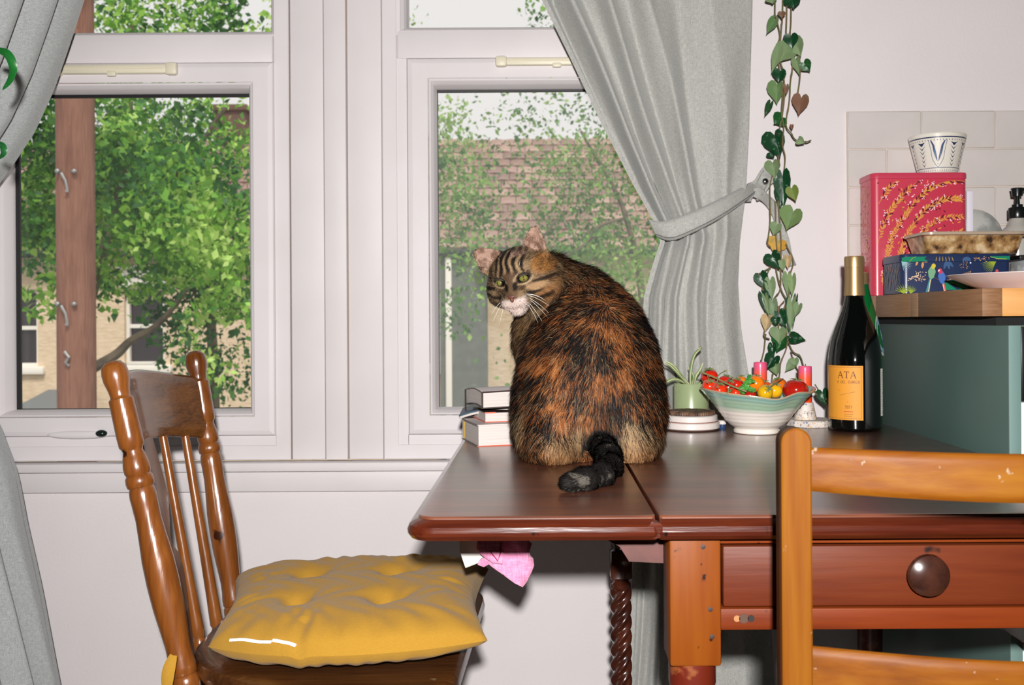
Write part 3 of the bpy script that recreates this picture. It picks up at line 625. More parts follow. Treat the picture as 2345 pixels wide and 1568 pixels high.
# ------------------------------------------------------------------ drop-leaf table
ZT = .72; tx0, txj, tx1, ty0, ty1 = -.139, .1175, .655, 1.0, 1.92
table = thing('drop_leaf_table', ((txj+tx1)/2, 1.45, 0), 'old mahogany drop-leaf table with a drawer, the cat sitting on it', 'table')
def rrect(x0, x1, y0, y1, rads, n=7):
    "corner radii: (x0y0, x1y0, x1y1, x0y1), counter-clockwise"
    out = []
    for (cx, cy, r, a0) in ((x0, y0, rads[0], pi), (x1, y0, rads[1], 1.5*pi), (x1, y1, rads[2], 0), (x0, y1, rads[3], .5*pi)):
        sx = 1 if cx == x0 else -1; sy = 1 if cy == y0 else -1
        for k in range(n+1):
            a = a0+k/n*pi/2; out.append((cx+sx*r+cos(a)*r, cy+sy*r+sin(a)*r))
    return out
def board(x0, x1, y0, y1, rads, sides, prof, n=7):
    "sides: inset weight for (x0, x1, y0, y1); prof: [(inset, z)] bottom -> top"
    mb = MB(); vs = []
    for ins, z in prof:
        o = rrect(x0+ins*sides[0], x1-ins*sides[1], y0+ins*sides[2], y1-ins*sides[3], [max(.0008, r-ins) if r > .004 else r for r in rads], n)
        vs += [(a, b, z) for a, b in o]
    m = 4*(n+1); k = len(prof)
    fs = [(i*m+j, i*m+(j+1) % m, (i+1)*m+(j+1) % m, (i+1)*m+j) for i in range(k-1) for j in range(m)]
    return mb.add(vs, fs+[tuple(range(m-1, -1, -1)), tuple(range((k-1)*m, k*m))])
edge = [(.012, ZT-.0235), (.004, ZT-.023), (.0005, ZT-.0185), (.0, ZT-.0145), (.002, ZT-.0095), (.006, ZT-.006), (.0105, ZT-.0035), (.0115, ZT-.0030)]
topp = [(.0116, ZT-.006), (.0116, ZT-.0018), (.013, ZT-.0003), (.0145, ZT)]
lr = (.03, .004, .004, .03); ls = (1, .12, 1, 1)
leaf = board(tx0, txj-.0008, ty0, ty1, lr, ls, topp).build('leaf', M_table, table, auto=25)
board(tx0, txj-.0008, ty0, ty1, lr, ls, edge).build('moulded_edge', M_tedge, leaf, auto=25)
cr = (.004, .004, .004, .004); cs = (.12, 1, 1, 1)
ctop = board(txj+.0008, tx1, ty0, ty1, cr, cs, topp).build('tabletop', M_table, table, auto=25)
board(txj+.0008, tx1, ty0, ty1, cr, cs, edge).build('moulded_edge', M_tedge, ctop, auto=25)
# rolled ends of the rule joint
MB().tube([(txj-.003, ty0+.002, ZT-.013), (txj-.003, ty0+.012, ZT-.013)], .0085, 14).build('hinge_bead', M_tedge, leaf)
# drop leaf on the far side, hanging
MB().bb(tx1+.001, tx1+.02, ty0+.02, ty1-.02, ZT-.25, ZT-.012, .006).build('leaf', M_tedge, table)
fa = 1.020
def leg(x0, x1, y0, y1, name='leg'):
    mb = MB(); mb.bb(x0, x1, y0, y1, .563, ZT-.0235, .003)
    b = mb.build(name, M_leg, table)
    cx, cy = (x0+x1)/2, (y0+y1)/2; r = (x1-x0)/2
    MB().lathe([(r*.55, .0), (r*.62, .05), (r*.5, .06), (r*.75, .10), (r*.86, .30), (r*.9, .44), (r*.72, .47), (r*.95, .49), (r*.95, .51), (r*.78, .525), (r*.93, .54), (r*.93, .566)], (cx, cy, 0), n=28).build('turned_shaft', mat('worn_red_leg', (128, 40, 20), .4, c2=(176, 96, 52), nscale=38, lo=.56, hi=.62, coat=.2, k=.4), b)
    return b
l1 = leg(.1305, .1835, fa, fa+.053)
leg(.590, .643, fa, fa+.053); leg(.1290, .1650, 1.855, 1.891); leg(.590, .643, 1.85, 1.90)
for a in ((.165, ZT-.034), (.172, .622), (.1738, .594)):
    MB().lathe([(.0026, 0), (.0026, .001), (.0014, .0012)], (a[0], fa+.0004, a[1]), axis=(0, -1, 0), n=10).build('peg', mat('peg', (40, 22, 16), .6), l1)
fy = fa+.006
MB().bb(.1835, .590, fy, fy+.022, .6875, ZT-.0235, .0015).build('top_rail', M_apron, table)
MB().bb(.1835, .590, fy, fy+.022, .5985, .6205, .0015).build('bottom_rail', M_apron, table)
dr = MB().bb(.1868, .5865, fy+.002, fy+.024, .6220, .6845, .002).build('drawer', wood('drawer_front', (100, 38, 18), (130, 54, 24), (150, 70, 32), 'x', 16, rough=.5, coat=0, spots=(46, 18, 12), spot_scale=22, spot_cut=.70, k=.36), table); dr.data.materials[0].node_tree.nodes['Principled BSDF'].inputs['Specular IOR Level'].default_value = .2
MB().bb(.1835, .590, fy+.0235, fy+.3, .60, .687).build('drawer_box', mat('shadow_wood', (40, 22, 15), .8), table)
kz, kx = E-.262, .392
MB().lathe([(.010, 0), (.0095, .006), (.011, .010), (.019, .013), (.0215, .017), (.0205, .022), (.014, .026), (.004, .0275), (.001, .0276)], (kx, fy+.002, kz), axis=(0, -1, 0), n=36).build('knob', M_knob, dr)
# keyhole-like repaired patch on the lower rail
for a, rr, c in ((.2075, .0052, (70, 46, 34)), (.2150, .0038, (26, 16, 12)), (.2005, .0035, (150, 100, 60))):
    MB().lathe([(rr, 0), (rr*.95, .0006)], (a, fy+.0002, .6105), axis=(0, -1, 0), n=12).build('worn_patch', mat('patch', c, .8), table)
MB().bb(.152, .166, fa+.053, 1.85, .632, ZT-.0235, .002).build('side_rail', mat('shaded_rail_wood', (58, 26, 20), .5), table); MB().bb(.624, .640, fa+.053, 1.85, .60, ZT-.0235, .002).build('side_rail', M_apron, table); MB().bb(.184, .59, 1.87, 1.89, .60, ZT-.0235, .002).build('back_rail', M_apron, table)  # left side rail coloured dark in place of shade under the leaf
# leaf bracket
prof = [(.1325, ZT-.024), (.045, ZT-.024), (.050, ZT-.030), (.066, ZT-.036), (.084, ZT-.046), (.094, ZT-.062), (.1325, ZT-.064)]
M_xz = Matrix(((1, 0, 0, 0), (0, 0, 1, 0), (0, 1, 0, 0), (0, 0, 0, 1)))
MB().prism(prof[::-1], 1.075, 1.092, M_xz).build('leaf_bracket', mat('bracket_wood', (74, 36, 30), .5, c2=(94, 48, 40), nscale=40, k=.8), table, smooth=False)

# barley-twist leg behind the leaf
sx, sy = .131*1.0, 1.62
sx = (1418-AX)*sy/F
tw_ = thing('plant_stand', (sx, sy, 0), 'dark barley-twist wooden stand column beneath the table leaf', 'stand')
def twist_leg(x, y, name='twisted_column'):
    mb = MB(); n = 40; vs = []; z0, z1 = .06, .488; m = 220
    for i in range(m+1):
        z = z0+(z1-z0)*i/m; base = .0145*min(1, (i/m)/.03+.6, (1-i/m)/.03+.6)
        for k in range(n):
            a = 2*pi*k/n; r = base*(1+.20*cos(4*(a-z*66)))*1.02
            vs.append((x+cos(a)*r, y+sin(a)*r, z))
    mb.add(vs, [(i*n+k, i*n+(k+1) % n, (i+1)*n+(k+1) % n, (i+1)*n+k) for i in range(m) for k in range(n)])
    mb.lathe([(.010, -.001), (.0165, .004), (.0165, .010), (.011, .016), (.014, .02)], (x, y, .48), n=24)
    mb.bb(x-.0175, x+.0175, y-.0175, y+.0175, .499, .545, .004); mb.bb(x-.0175, x+.0175, y-.0175, y+.0175, .015, .065, .004)
    mb.lathe([(.012, 0), (.016, .006), (.012, .016)], (x, y, 0), n=20)
    return mb.build(name, M_dark, tw_)
twist_leg(sx, sy)
MB().lathe([(.012, .545), (.016, .56), (.012, .58), (.020, .60), (.022, .615), (.018, .62)], (sx, sy, 0), n=28).build('finial', M_dark, tw_)
for q in range(3):
    a = 2*pi*q/3+.5; MB().tube([(sx, sy, .07), (sx+.07*cos(a), sy+.07*sin(a), .05), (sx+.13*cos(a), sy+.13*sin(a), .010)], [.012, .011, .009], 10).build('foot', M_dark, tw_)

# ------------------------------------------------------------------ left spindle chair
lc = thing('spindle_chair', (-.30, 1.40, 0), 'brown turned-spindle chair carrying the mustard cushion at the window', 'chair')
PN0, PN1 = P(257, 826, 1.30), P(428, 1568, 1.285)     # near post
PF0, PF1 = P(445, 803, 1.63), P(545, 1440, 1.60)
dn = (PN1-PN0).normalized()
dfar = (PF1-PF0).normalized()
pr = [(.002, 0), (.010, .002), (.0155, .010), (.017, .022), (.0165, .034), (.0135, .050), (.0125, .060), (.0130, .063), (.0155, .066), (.0158, .090), (.0163, .128), (.0158, .146), (.0135, .150), (.0125, .155), (.0148, .166), (.0168, .180), (.0166, .190), (.0150, .195), (.0172, .199), (.0178, .207), (.0170, .2145), (.0150, .217),
      (.0162, .222), (.0170, .232), (.0165, .245), (.0160, .27), (.0175, .30), (.0200, .34), (.0205, .38), (.0195, .42), (.0170, .46), (.0155, .485), (.0158, .505), (.0172, .520), (.0170, .532), (.0150, .535), (.0172, .539), (.0176, .550), (.0170, .560), (.0150, .563), (.0170, .567), (.0176, .585), (.0165, .62)]
# the turning runs 0 .. .62 down the post; the leg goes on to the floor
def post(p0, d_, name):
    sc = .865
    prof = [(r*1.0, t*sc*.9) for r, t in pr]
    m = MB().lathe(prof, p0, d_, n=26)
    end = p0+d_*(.62*sc*.9); q = p0+d_*((p0.z)/(-d_.z))
    m.tube([end, end+(q-end)*.3, end+(q-end)*.6, end+(q-end)*.62, end+(q-end)*.66, q], [.0165, .016, .019, .013, .018, .012], 20)
    return m.build(name, M_chair, lc)
post(PN0, dn, 'back_post'); post(PF0, dfar, 'back_post')
def backpt(s, t, off=0):
    "s: 0 near post .. 1 far post, t: metres down the post"
    a = PN0+dn*t; b = PF0+dfar*t; p = a.lerp(b, s); bow = .045*sin(pi*s)
    return p+Vector((-bow+off, 0, 0))
# crest rail
cr_ = MB(); nn = 40
def crest(side):
    def f(u, v):
        s = u; top = .048-.022*sin(pi*(s*.9+.05))**1.5+.012*(s > 2); bot = .142-.018*sin(pi*s)
        t = top+(bot-top)*v; p = backpt(s, t)
        return p+Vector((side*.010*(1-(2*v-1)**6*.4), 0, 0))
    return f
fr_, bk_ = crest(1), crest(-1)
cr_.grid(fr_, nn, 12); cr_.grid(lambda u, v: bk_(1-u, v), nn, 12)
cr_.grid(lambda u, v: bk_(u, 0).lerp(fr_(u, 0), v)+Vector((0, 0, .004*sin(pi*v))), nn, 4); cr_.grid(lambda u, v: fr_(u, 1).lerp(bk_(u, 1), v)-Vector((0, 0, .003*sin(pi*v))), nn, 4)
cr_.build('crest_rail', M_rail, lc, auto=50)
for s in (.17, .32, .69, .85):
    ts = [.125, .16, .30, .39, .42, .432, .437, .442, .448, .465, .47, .475, .482, .53]
    rs = [.0058, .0066, .0078, .0088, .0096, .0098, .0076, .0098, .0100, .0098, .0078, .0100, .0104, .0096]
    MB().tube([backpt(s+(0.0)*t, t) for t in ts], rs, 16).build('spindle', M_chair, lc)
# splat with its pierced tulip
ol = [(0, .018), (.06, .030), (.10, .034), (.135, .026), (.155, .018), (.172, .020), (.185, .034), (.21, .042), (.25, .040), (.30, .032), (.36, .026), (.42, .024), (.46, .027), (.50, .032)]
tt = spline([(a, b) for a, b in ol], 3); outer = [(b, a) for a, b in tt]+[(-b, a) for a, b in tt[::-1]]
hole = [(0, .222), (.012, .205), (.018, .215), (.016, .240), (.006, .285), (0, .315), (-.006, .285), (-.016, .240), (-.018, .215), (-.012, .205)]
vs, fs = holed(outer, [hole], .011)
def place(v):
    w_, t, th = v; s = .505+w_/.335; return backpt(s, t+.115, th)
MB().add([place(v) for v in vs], fs).build('splat', mat('splat_wood', (104, 66, 42), .35, c2=(84, 52, 32), nscale=60, stretch=(1, 1, .1), coat=.4), lc, smooth=False)
def roundpoly(pts, rads, ins=0, n=8):
    "polygon (counter-clockwise) with rounded corners, pulled inwards by ins"
    out = []; c = Vector((sum(p[0] for p in pts)/len(pts), sum(p[1] for p in pts)/len(pts), 0)); m = len(pts)
    for i in range(m):
        p = Vector((*pts[i], 0)); a = (Vector((*pts[i-1], 0))-p).normalized(); b = (Vector((*pts[(i+1) % m], 0))-p).normalized(); r = rads[i]
        p0, p1 = p+a*r, p+b*r
        for k in range(n+1): t = k/n; q = p0*(1-t)**2+p*2*t*(1-t)+p1*t*t; d = (q-c); q = q-d.normalized()*ins; out.append((q.x, q.y))
    return out
seat = MB(); spp = [(-.435, 1.262), (-.300, 1.165), (-.105, 1.135), (-.088, 1.640), (-.30, 1.660), (-.480, 1.640), (-.470, 1.330)]
vs = []; lv = [(.03, .452), (.006, .456), (0, .468), (.003, .480), (.012, .4845), (.03, .4845)]
for ins, z in lv: vs += [(a, b, z) for a, b in roundpoly(spp, (.03, .05, .09, .08, .05, .04, .03), ins)]
m = 63; seat.add(vs, [(i*m+j, i*m+(j+1) % m, (i+1)*m+(j+1) % m, (i+1)*m+j) for i in range(5) for j in range(m)]+[tuple(range(m-1, -1, -1)), tuple(range(5*m, 6*m))])
seat.build('seat', wood('seat_wood', (52, 28, 14), (88, 50, 24), (120, 74, 36), 'x', 40, rough=.3, coat=.5, spots=(186, 160, 120), spot_scale=18, spot_cut=.74, k=.55), lc)
for x, y in ((-.15, 1.20), (-.15, 1.57)):
    MB().lathe([(.013, 0), (.016, .05), (.012, .08), (.019, .12), (.021, .2), (.014, .28), (.020, .3), (.014, .33), (.017, .456)], (x, y, 0), n=20).build('leg', M_chair, lc)
MB().tube([(-.15, 1.20, .22), (-.15, 1.385, .22), (-.15, 1.57, .22)], [.008, .013, .008], 12).build('stretcher', M_chair, lc)
# ------------------------------------------------------------------ cushion
cu = thing('seat_cushion', (-.28, 1.40, .485), 'mustard yellow tufted cushion lying on the spindle chair', 'cushion')
def cush(sgn):
    def f(u, v):
        a, b = 2*u-1, 2*v-1
        g = max(0, (1-abs(a)**4.0))**.42*max(0, (1-abs(b)**4.0))**.42
        h = .046*g
        for ta in (-.36, .36):
            for tb in (-.36, .36):
                r2 = ((a-ta)**2+(b-tb)**2); h -= .022*math.exp(-r2/.010)*(1 if sgn > 0 else .6)+.008*math.exp(-r2/.07)
        for tcn in (-.36, .36):
            h -= .0050*math.exp(-((a-tcn+.02*sin(b*7))/.09)**2)*min(1, abs(1-b*b)*2)*(.55+.45*cos((b/.36)*pi+pi))
            h -= .0050*math.exp(-((b-tcn+.02*sin(a*6))/.09)**2)*min(1, abs(1-a*a)*2)*(.55+.45*cos((a/.36)*pi+pi))
        edge_ = max(abs(a), abs(b))**8
        ang_ = atan2(b, a); rip = .0016*edge_*sin(ang_*38+3*sin(ang_*5))*(1-edge_); h += .0022*g*math.exp(-((max(abs(a), abs(b))-.8)/.14)**2)*sin(ang_*23+2*sin(ang_*7))+.0012*sin(a*23+4*sin(b*9))*g
        # pinched sides, pulled-out corners
        pin = .94+.06*(abs(a*b))**1.5
        X = a*.200*pin*(1-.030*(1-b*b))+.046*(a < 0)*(-a)*(1-b)*.5; Y = b*((.148+.047*(1-(a-.12)**2)) if b < 0 else (.178+.008*(1-a*a)))
        zc = .026+.010*a*a*(a > 0)+.008*(b > .5)*(b-.5)+.004*sin(2.2*a+1)
        if b < -.8 and abs(a+.18) < .2: zc += -.004*math.exp(-((a+.18)/.06)**2)
        z = zc+rip*2+sgn*max(h, .0)*(1 if sgn > 0 else .62)+(min(h, 0)*.6)
        return Vector((-.276+X*1.0-.008*b, 1.392+Y, .487+max(z, .001)))
    return f
ft, fb_ = cush(1), cush(-1)
mb = MB(); mb.grid(ft, 110, 110); mb.grid(lambda u, v: fb_(1-u, v), 110, 110)
mb.build('cushion_pad', M_mustard, cu, auto=0)
for (u0, u1) in ((.10, .285), (.293, .395)):
    pts = [ft(u0+(u1-u0)*k/8, .0125-.003*k/8)+Vector((0, -.0022, .0006)) for k in range(9)]
    MB().tube(pts, .0022, 6, flat=.6).build('white_seam', M_white, cu, label='white stitched slit in the side seam')
for (uu, vv) in ((.32, .32), (.68, .32), (.32, .68), (.68, .68)):
    q = ft(uu, vv); MB().ell(q+Vector((0, 0, .001)), (.003, .003, .0015), 10, 6).build('tuft', M_mustard, cu)
tp = [P(396, 1500, 1.24), P(384, 1535, 1.235), P(380, 1568, 1.235), P(385, 1600, 1.24)]
strap([tuple(p) for p in tp], .016, 'tie', cu, (206, 156, 52), d=1).data.materials[0] = M_mustard
tp = [P(545, 1392, 1.575), P(560, 1376, 1.565), P(572, 1392, 1.56)]
strap([tuple(p) for p in tp], .010, 'tie', cu, (206, 156, 52), d=1).data.materials[0] = M_mustard

# ------------------------------------------------------------------ right ladder-back chair (close to the camera)
rc = thing('ladder_back_chair', (.43, 1.05, 0), 'honey-coloured wooden ladder-back chair in front of the drawer', 'chair')
xa, xb, yc = .2075, .6425, .86
def rpost(x, name='back_post'):
    mb = MB(); zt = .8245; w = .0262; dp = .024
    outl = [(x, 0), (x+w, 0)]+[(x+w/2+w/2*cos(a), zt-w*.5+w*.5*sin(a)) for a in np.linspace(0, pi, 13)]
    n = len(outl); vs = []
    for y, ins in ((yc, .0016), (yc+.0012, 0), (yc+dp-.002, 0), (yc+dp, .002)):
        cx, cz = x+w/2, .4
        for (a, b) in outl:
            vs.append((cx+(a-cx)*(1-ins/(w/2)), y, b if b < .7 else zt-w*.5+(b-(zt-w*.5))*(1-ins/(w/2))))
    fs = [tuple(range(n-1, -1, -1))[::-1], tuple(range(3*n, 4*n))[::-1]]+[(i*n+k, i*n+(k+1) % n, (i+1)*n+(k+1) % n, (i+1)*n+k) for i in range(3) for k in range(n)]
    return mb.add(vs, fs).build(name, M_rpost, rc, auto=45)
rpost(xa); rpost(xb)
def slat(zt, zb, zb_mid, name='slat', th=.011, bow=.040):
    x0, x1 = xa+.025, xb+.002
    def s_(sd):
        def f(u, v):
            b = bow*sin(pi*u); ze = zb+(zb_mid-zb)*sin(pi*min(1, u))**.8
            z = zt+(ze-zt)*v-.002*sin(pi*u)*(1-v)
            rnd = .003*((2*v-1)**8)
            return (x0+(x1-x0)*u, yc+.006-b+sd*(th/2-rnd)+th/2, z)
        return f
    a, b = s_(-1), s_(1); mb = MB(); mb.grid(a, 40, 14); mb.grid(lambda u, v: b(1-u, v), 40, 14)
    mb.grid(lambda u, v: tuple(Vector(b(u, 0)).lerp(Vector(a(u, 0)), v)+Vector((0, 0, .0015*sin(pi*v)))), 40, 4); mb.grid(lambda u, v: tuple(Vector(a(u, 1)).lerp(Vector(b(u, 1)), v)), 40, 3)
    return mb.build(name, M_rchair, rc, auto=60)
slat(.8055, .7690, .7640); slat(.6320, .592, .588)
MB().bb(xa-.005, xb+.03, yc, yc+.40, .435, .452, .006).build('seat', M_rchair, rc)
for x, y in ((xa, yc+.37), (xb, yc+.37)): MB().bb(x, x+.028, y, y+.028, 0, .436, .004).build('leg', M_rpost, rc)
for x in (xa, xb): MB().bb(x+.008, x+.02, yc+.02, yc+.375, .2, .22, .003).build('stretcher', M_rchair, rc)

# ------------------------------------------------------------------ sock and paper under the leaf
sk = thing('sock', P(1150, 1250, 1.24)*1.0, 'pink knitted sock dangling from under the table leaf', 'sock')
sk.location.z = .69
def flatcloth(pts, d, th, name, m, parent, wav=.004, tilt=0):
    bm = bmesh.new(); vs = [bm.verts.new(P(a, b, d+tilt*(b-1250)/1000)) for a, b in pts]; bm.faces.new(vs)
    bmesh.ops.triangulate(bm, faces=bm.faces[:]); bmesh.ops.subdivide_edges(bm, edges=bm.edges[:], cuts=3, use_grid_fill=True); bmesh.ops.triangulate(bm, faces=bm.faces[:])
    bmesh.ops.subdivide_edges(bm, edges=bm.edges[:], cuts=1)
    for v in bm.verts: v.co.y += wav*sin(v.co.x*120+v.co.z*90)
    bm.verts.index_update(); mb = MB().add([tuple(v.co) for v in bm.verts], [tuple(v.index for v in f.verts) for f in bm.faces]); bm.free()
    o = mb.build(name, m, parent, auto=0); md = o.modifiers.new('thickness', 'SOLIDIFY'); md.thickness = th; return o
flatcloth([(1095, 1180), (1205, 1180), (1200, 1240), (1198, 1262), (1216, 1295), (1218, 1310), (1205, 1332), (1195, 1343), (1178, 1333), (1150, 1310), (1128, 1293), (1122, 1288), (1110, 1296), (1094, 1292), (1100, 1280), (1112, 1272), (1094, 1250)], 1.245, .004, 'sock_foot', M_pink, sk, .003)
flatcloth([(1094, 1236), (1140, 1232), (1152, 1262), (1150, 1290), (1128, 1286), (1104, 1268), (1093, 1252)], 1.236, .004, 'sock_cuff', M_pink, sk, .002)
MB().tube([P(1148, 1243, 1.235), P(1146, 1265, 1.232), P(1140, 1284, 1.230), P(1122, 1262, 1.231)], .0009, 5).build('seam', mat('pink_seam', (150, 40, 74), .9), sk)
pp_ = flatcloth([(1050, 1180), (1100, 1180), (1096, 1248), (1114, 1282), (1066, 1300), (1053, 1262), (1052, 1240)], 1.252, .0006, 'paper_label', mat('white_card', (238, 234, 226), .7, k=.8), None, .0005)
tag(pp_, 'white folded card poking out beside the pink sock', 'paper')
# ------------------------------------------------------------------ printing helper: flat inked shapes laid on a surface
class Ink:
    def __init__(s, fn): s.fn = fn; s.mb = MB(); s.lift = 0
    def poly(s, pts, col):
        s.lift += 1; k = s.lift % 7
        c = (sum(p[0] for p in pts)/len(pts), sum(p[1] for p in pts)/len(pts))
        vs = [s.fn(c[0], c[1], k)]+[s.fn(a, b, k) for a, b in pts]; n = len(pts)
        s.mb.add(vs, [(0, 1+i, 1+(i+1) % n) for i in range(n)], lin(col)); return s
    def line(s, pts, w, col, taper=False):
        s.lift += 1; k = s.lift % 7; pts = [np.array(p, float) for p in pts]; n = len(pts); vs = []
        for i, p in enumerate(pts):
            t = pts[min(i+1, n-1)]-pts[max(i-1, 0)]; L = np.hypot(*t) or 1; nn = np.array([-t[1], t[0]])/L*w*.5*((1-i/(n-1))**.7+.05 if taper else 1)
            vs += [s.fn(*(p+nn), k), s.fn(*(p-nn), k)]
        s.mb.add(vs, [(2*i, 2*i+1, 2*i+3, 2*i+2) for i in range(n-1)], lin(col)); return s
    def leaf(s, x, y, L, w, a, col):
        ca, sa = cos(a), sin(a); pts = [(0, 0), (.25, .8), (.55, 1), (.85, .5), (1, 0), (.85, -.5), (.55, -1), (.25, -.8)]
        return s.poly([(x+ca*p*L-sa*q*w*.5, y+sa*p*L+ca*q*w*.5) for p, q in pts], col)
    def dot(s, x, y, r, col, n=8): return s.poly([(x+r*cos(2*pi*i/n), y+r*sin(2*pi*i/n)) for i in range(n)], col)
    def build(s, name, m, parent): return s.mb.build(name, m, parent, smooth=False)
M_ink = mat('ink', (0, 0, 0), .35, vc=True, coat=.15)
M_inkflat = mat('ink_matt', (0, 0, 0), .6, vc=True)
def plane_fn(o, ux, uy, nrm, lift=.00012):
    o, ux, uy, nrm = Vector(o), Vector(ux).normalized(), Vector(uy).normalized(), Vector(nrm).normalized()
    return lambda a, b, k=0: o+ux*a+uy*b+nrm*(.00015+lift*k)
# serif capitals and plain strokes
GL = {'A': [[(0, 0), (.38, 1)], [(.42, 1), (.8, 0)], [(.16, .36), (.64, .36)], [(-.08, .01), (.14, .01)], [(.64, .01), (.92, .01)]], 'T': [[(.4, 0), (.4, 1)], [(0, .97), (.8, .97)], [(0, .97), (0, .78)], [(.8, .97), (.8, .78)], [(.24, .01), (.56, .01)]],
      'D': [[(.1, 0), (.1, 1), (.5, .95), (.7, .7), (.7, .3), (.5, .05), (.1, 0)]], 'E': [[(.65, 0), (.1, 0), (.1, 1), (.65, 1)], [(.1, .5), (.5, .5)]], 'L': [[(.1, 1), (.1, 0), (.6, 0)]], 'C': [[(.7, .8), (.45, 1), (.12, .75), (.12, .25), (.45, 0), (.7, .2)]], 'U': [[(.1, 1), (.1, .2), (.4, 0), (.7, .2), (.7, 1)]],
      'R': [[(.1, 0), (.1, 1), (.5, 1), (.65, .8), (.5, .52), (.1, .5)], [(.35, .5), (.7, 0)]], 'Z': [[(.1, 1), (.68, 1), (.1, 0), (.7, 0)]], 'O': [[(.4, 0), (.12, .25), (.12, .75), (.4, 1), (.68, .75), (.68, .25), (.4, 0)]], '2': [[(.1, .8), (.4, 1), (.65, .75), (.1, 0), (.7, 0)]], '0': [[(.4, 0), (.15, .3), (.15, .7), (.4, 1), (.65, .7), (.65, .3), (.4, 0)]], '1': [[(.2, .8), (.4, 1), (.4, 0)]], ' ': []}
def write(ink, txt, x, y, h, col, w=.1, sp=1.0, thickv=None):
    for ch in txt:
        for k, st in enumerate(GL.get(ch, [])):
            ww = w*h*(1.9 if (thickv and ((ch == 'A' and k == 1) or (ch == 'T' and k == 0))) else 1)
            ink.line([(x+a*h*.9, y+b*h) for a, b in st], ww, col)
        x += h*sp
    return x

# ------------------------------------------------------------------ books
M_page = mat('page_block', (222, 212, 206), .85, k=.8, c2=(206, 196, 190), nscale=60, stretch=(.05, .05, 14), lo=.4, hi=.6)
def book(loc, ang, w, l, th, cov, name, label, cov2=None, spine=None, ct=.0012, group='stacked books'):
    "front-left corner at loc; w along the turned-back side, l along the long edge"
    t = thing(name, loc, label, 'book', group)
    ca, sa = cos(ang), sin(ang); ux = Vector((ca, sa, 0)); uy = Vector((-sa, ca, 0)); M = frameM(Vector(loc), ux, uy, Vector((0, 0, 1)))
    def bx(x0, x1, y0, y1, z0, z1, m, nm, bev=.0004): MB().bb(x0, x1, y0, y1, z0, z1, bev).xf(M).build(nm, m, t, smooth=False)
    bx(.0015, l-.0015, .0012, w-.0012, ct, th-ct, M_page, 'page_block')
    bx(0, l, 0, w, 0, ct, cov2 or cov, 'back_cover'); bx(0, l, 0, w, th-ct, th, cov, 'front_cover')
    bx(0, l, w, w+ct, 0, th, spine or cov, 'spine')
    return t, M
def cv(n, c, r=.5): return mat(n, c, r)
c_white = cv('cover_white', (206, 194, 192)); c_or = cv('cover_orange', (214, 96, 68)); c_dk = cv('cover_dark', (52, 30, 30)); c_gr = cv('cover_grey', (92, 88, 82)); c_blue = cv('cover_slate', (64, 84, 98)); c_ye = cv('cover_yellow', (232, 186, 52))
B1 = Vector((-.1000, 1.567, ZT))
b1, Mb = book(B1, radians(17), .108, .084, .0345, c_white, 'paperback_book', 'thick white paperback at the bottom of the book stack', c_or)
MB().bb(.0002, .0006, .094, .1075, .003, .031).xf(Mb).build('yellow_spine_edge', c_ye, b1, smooth=False)
MB().bb(-.0012, 0, .002, .108, .0, .0022).bb(-.0012, 0, .002, .108, .0325, .0347).xf(Mb).build('grey_cover_edge', c_gr, b1, smooth=False)
b2, Mb = book(P(1110, 978, 1.60)*1.0, radians(15), .098, .074, .0165, c_dk, 'small_hardback_book', 'thin book with orange-red lower cover, second from the bottom of the stack', c_or)
b2.location.z = ZT+.0346; 
for o in b2.children: pass
MB().bb(0, .018, -.0012, .0, .0148, .0168).xf(frameM(Vector((b2.location.x, b2.location.y, b2.location.z)), Mb.col[0][:3], Mb.col[1][:3], (0, 0, 1))).build('orange_corner', c_or, b2, smooth=False)
# slim notebook, its pages curling out to the left
nb = thing('notebook', (-.075, 1.66, ZT+.052), 'thin grey-blue notebook curling out of the book stack', 'book', None)
def curl(dz, w0=0.0):
    def f(u, v):
        x = -.137+.10*u; y = 1.655+.09*v-.010*u; z = ZT+.0535+dz-.016*(1-u)**2.2*(1-.35*v)
        return (x, y, z)
    return f
MB().grid(curl(.0030), 24, 4).build('slate_cover', c_blue, nb).modifiers.new('t', 'SOLIDIFY').thickness = .0012
MB().grid(curl(.0006), 24, 4).build('pages', M_page, nb).modifiers.new('t', 'SOLIDIFY').thickness = .0030
# top book: soft dark-edged book, left end lifted and sagging
tb_ = thing('leather_book', (-.06, 1.62, ZT+.06), 'pale book with thin dark leather edges topping the stack', 'book', None)
def tbk(x, y, z):   # bend
    return Vector((x, y, z))
def top_surface(dz, inset=0.0, x0=0., x1=1.):
    ca, sa = cos(radians(14)), sin(radians(14))
    def f(u, v):
        uu = x0+(x1-x0)*u; X = inset+(.072-2*inset)*uu; Y = (.11-2*inset)*v+inset
        arch = .0045*sin(pi*v)-.002*v
        q = P(1105, 930, 1.592); 
        return Vector((q[0]+X*ca-Y*sa*1.25, q[1]+X*sa+Y*ca, ZT+.0575+dz+arch+.0025*uu))
    return f
def slabf(f0, f1, nu, nv, name, m):
    mb = MB(); mb.grid(f1, nu, nv); mb.grid(lambda u, v: f0(1-u, v), nu, nv)
    for a in (0, 1):
        mb.grid(lambda u, v: f0(a, u).lerp(f1(a, u), v), nv, 1); mb.grid(lambda u, v: f0(u, a).lerp(f1(u, a), v), nu, 1)
    return mb.build(name, m, tb_, auto=30)
slabf(top_surface(.0016, .002), top_surface(.0250, .002), 12, 12, 'page_block', M_page)
slabf(top_surface(0), top_surface(.0014), 12, 12, 'back_cover', c_dk)
slabf(top_surface(.0252), top_surface(.0262), 12, 12, 'front_cover', cv('cover_cream', (206, 194, 192)))
f0 = top_surface(.0)
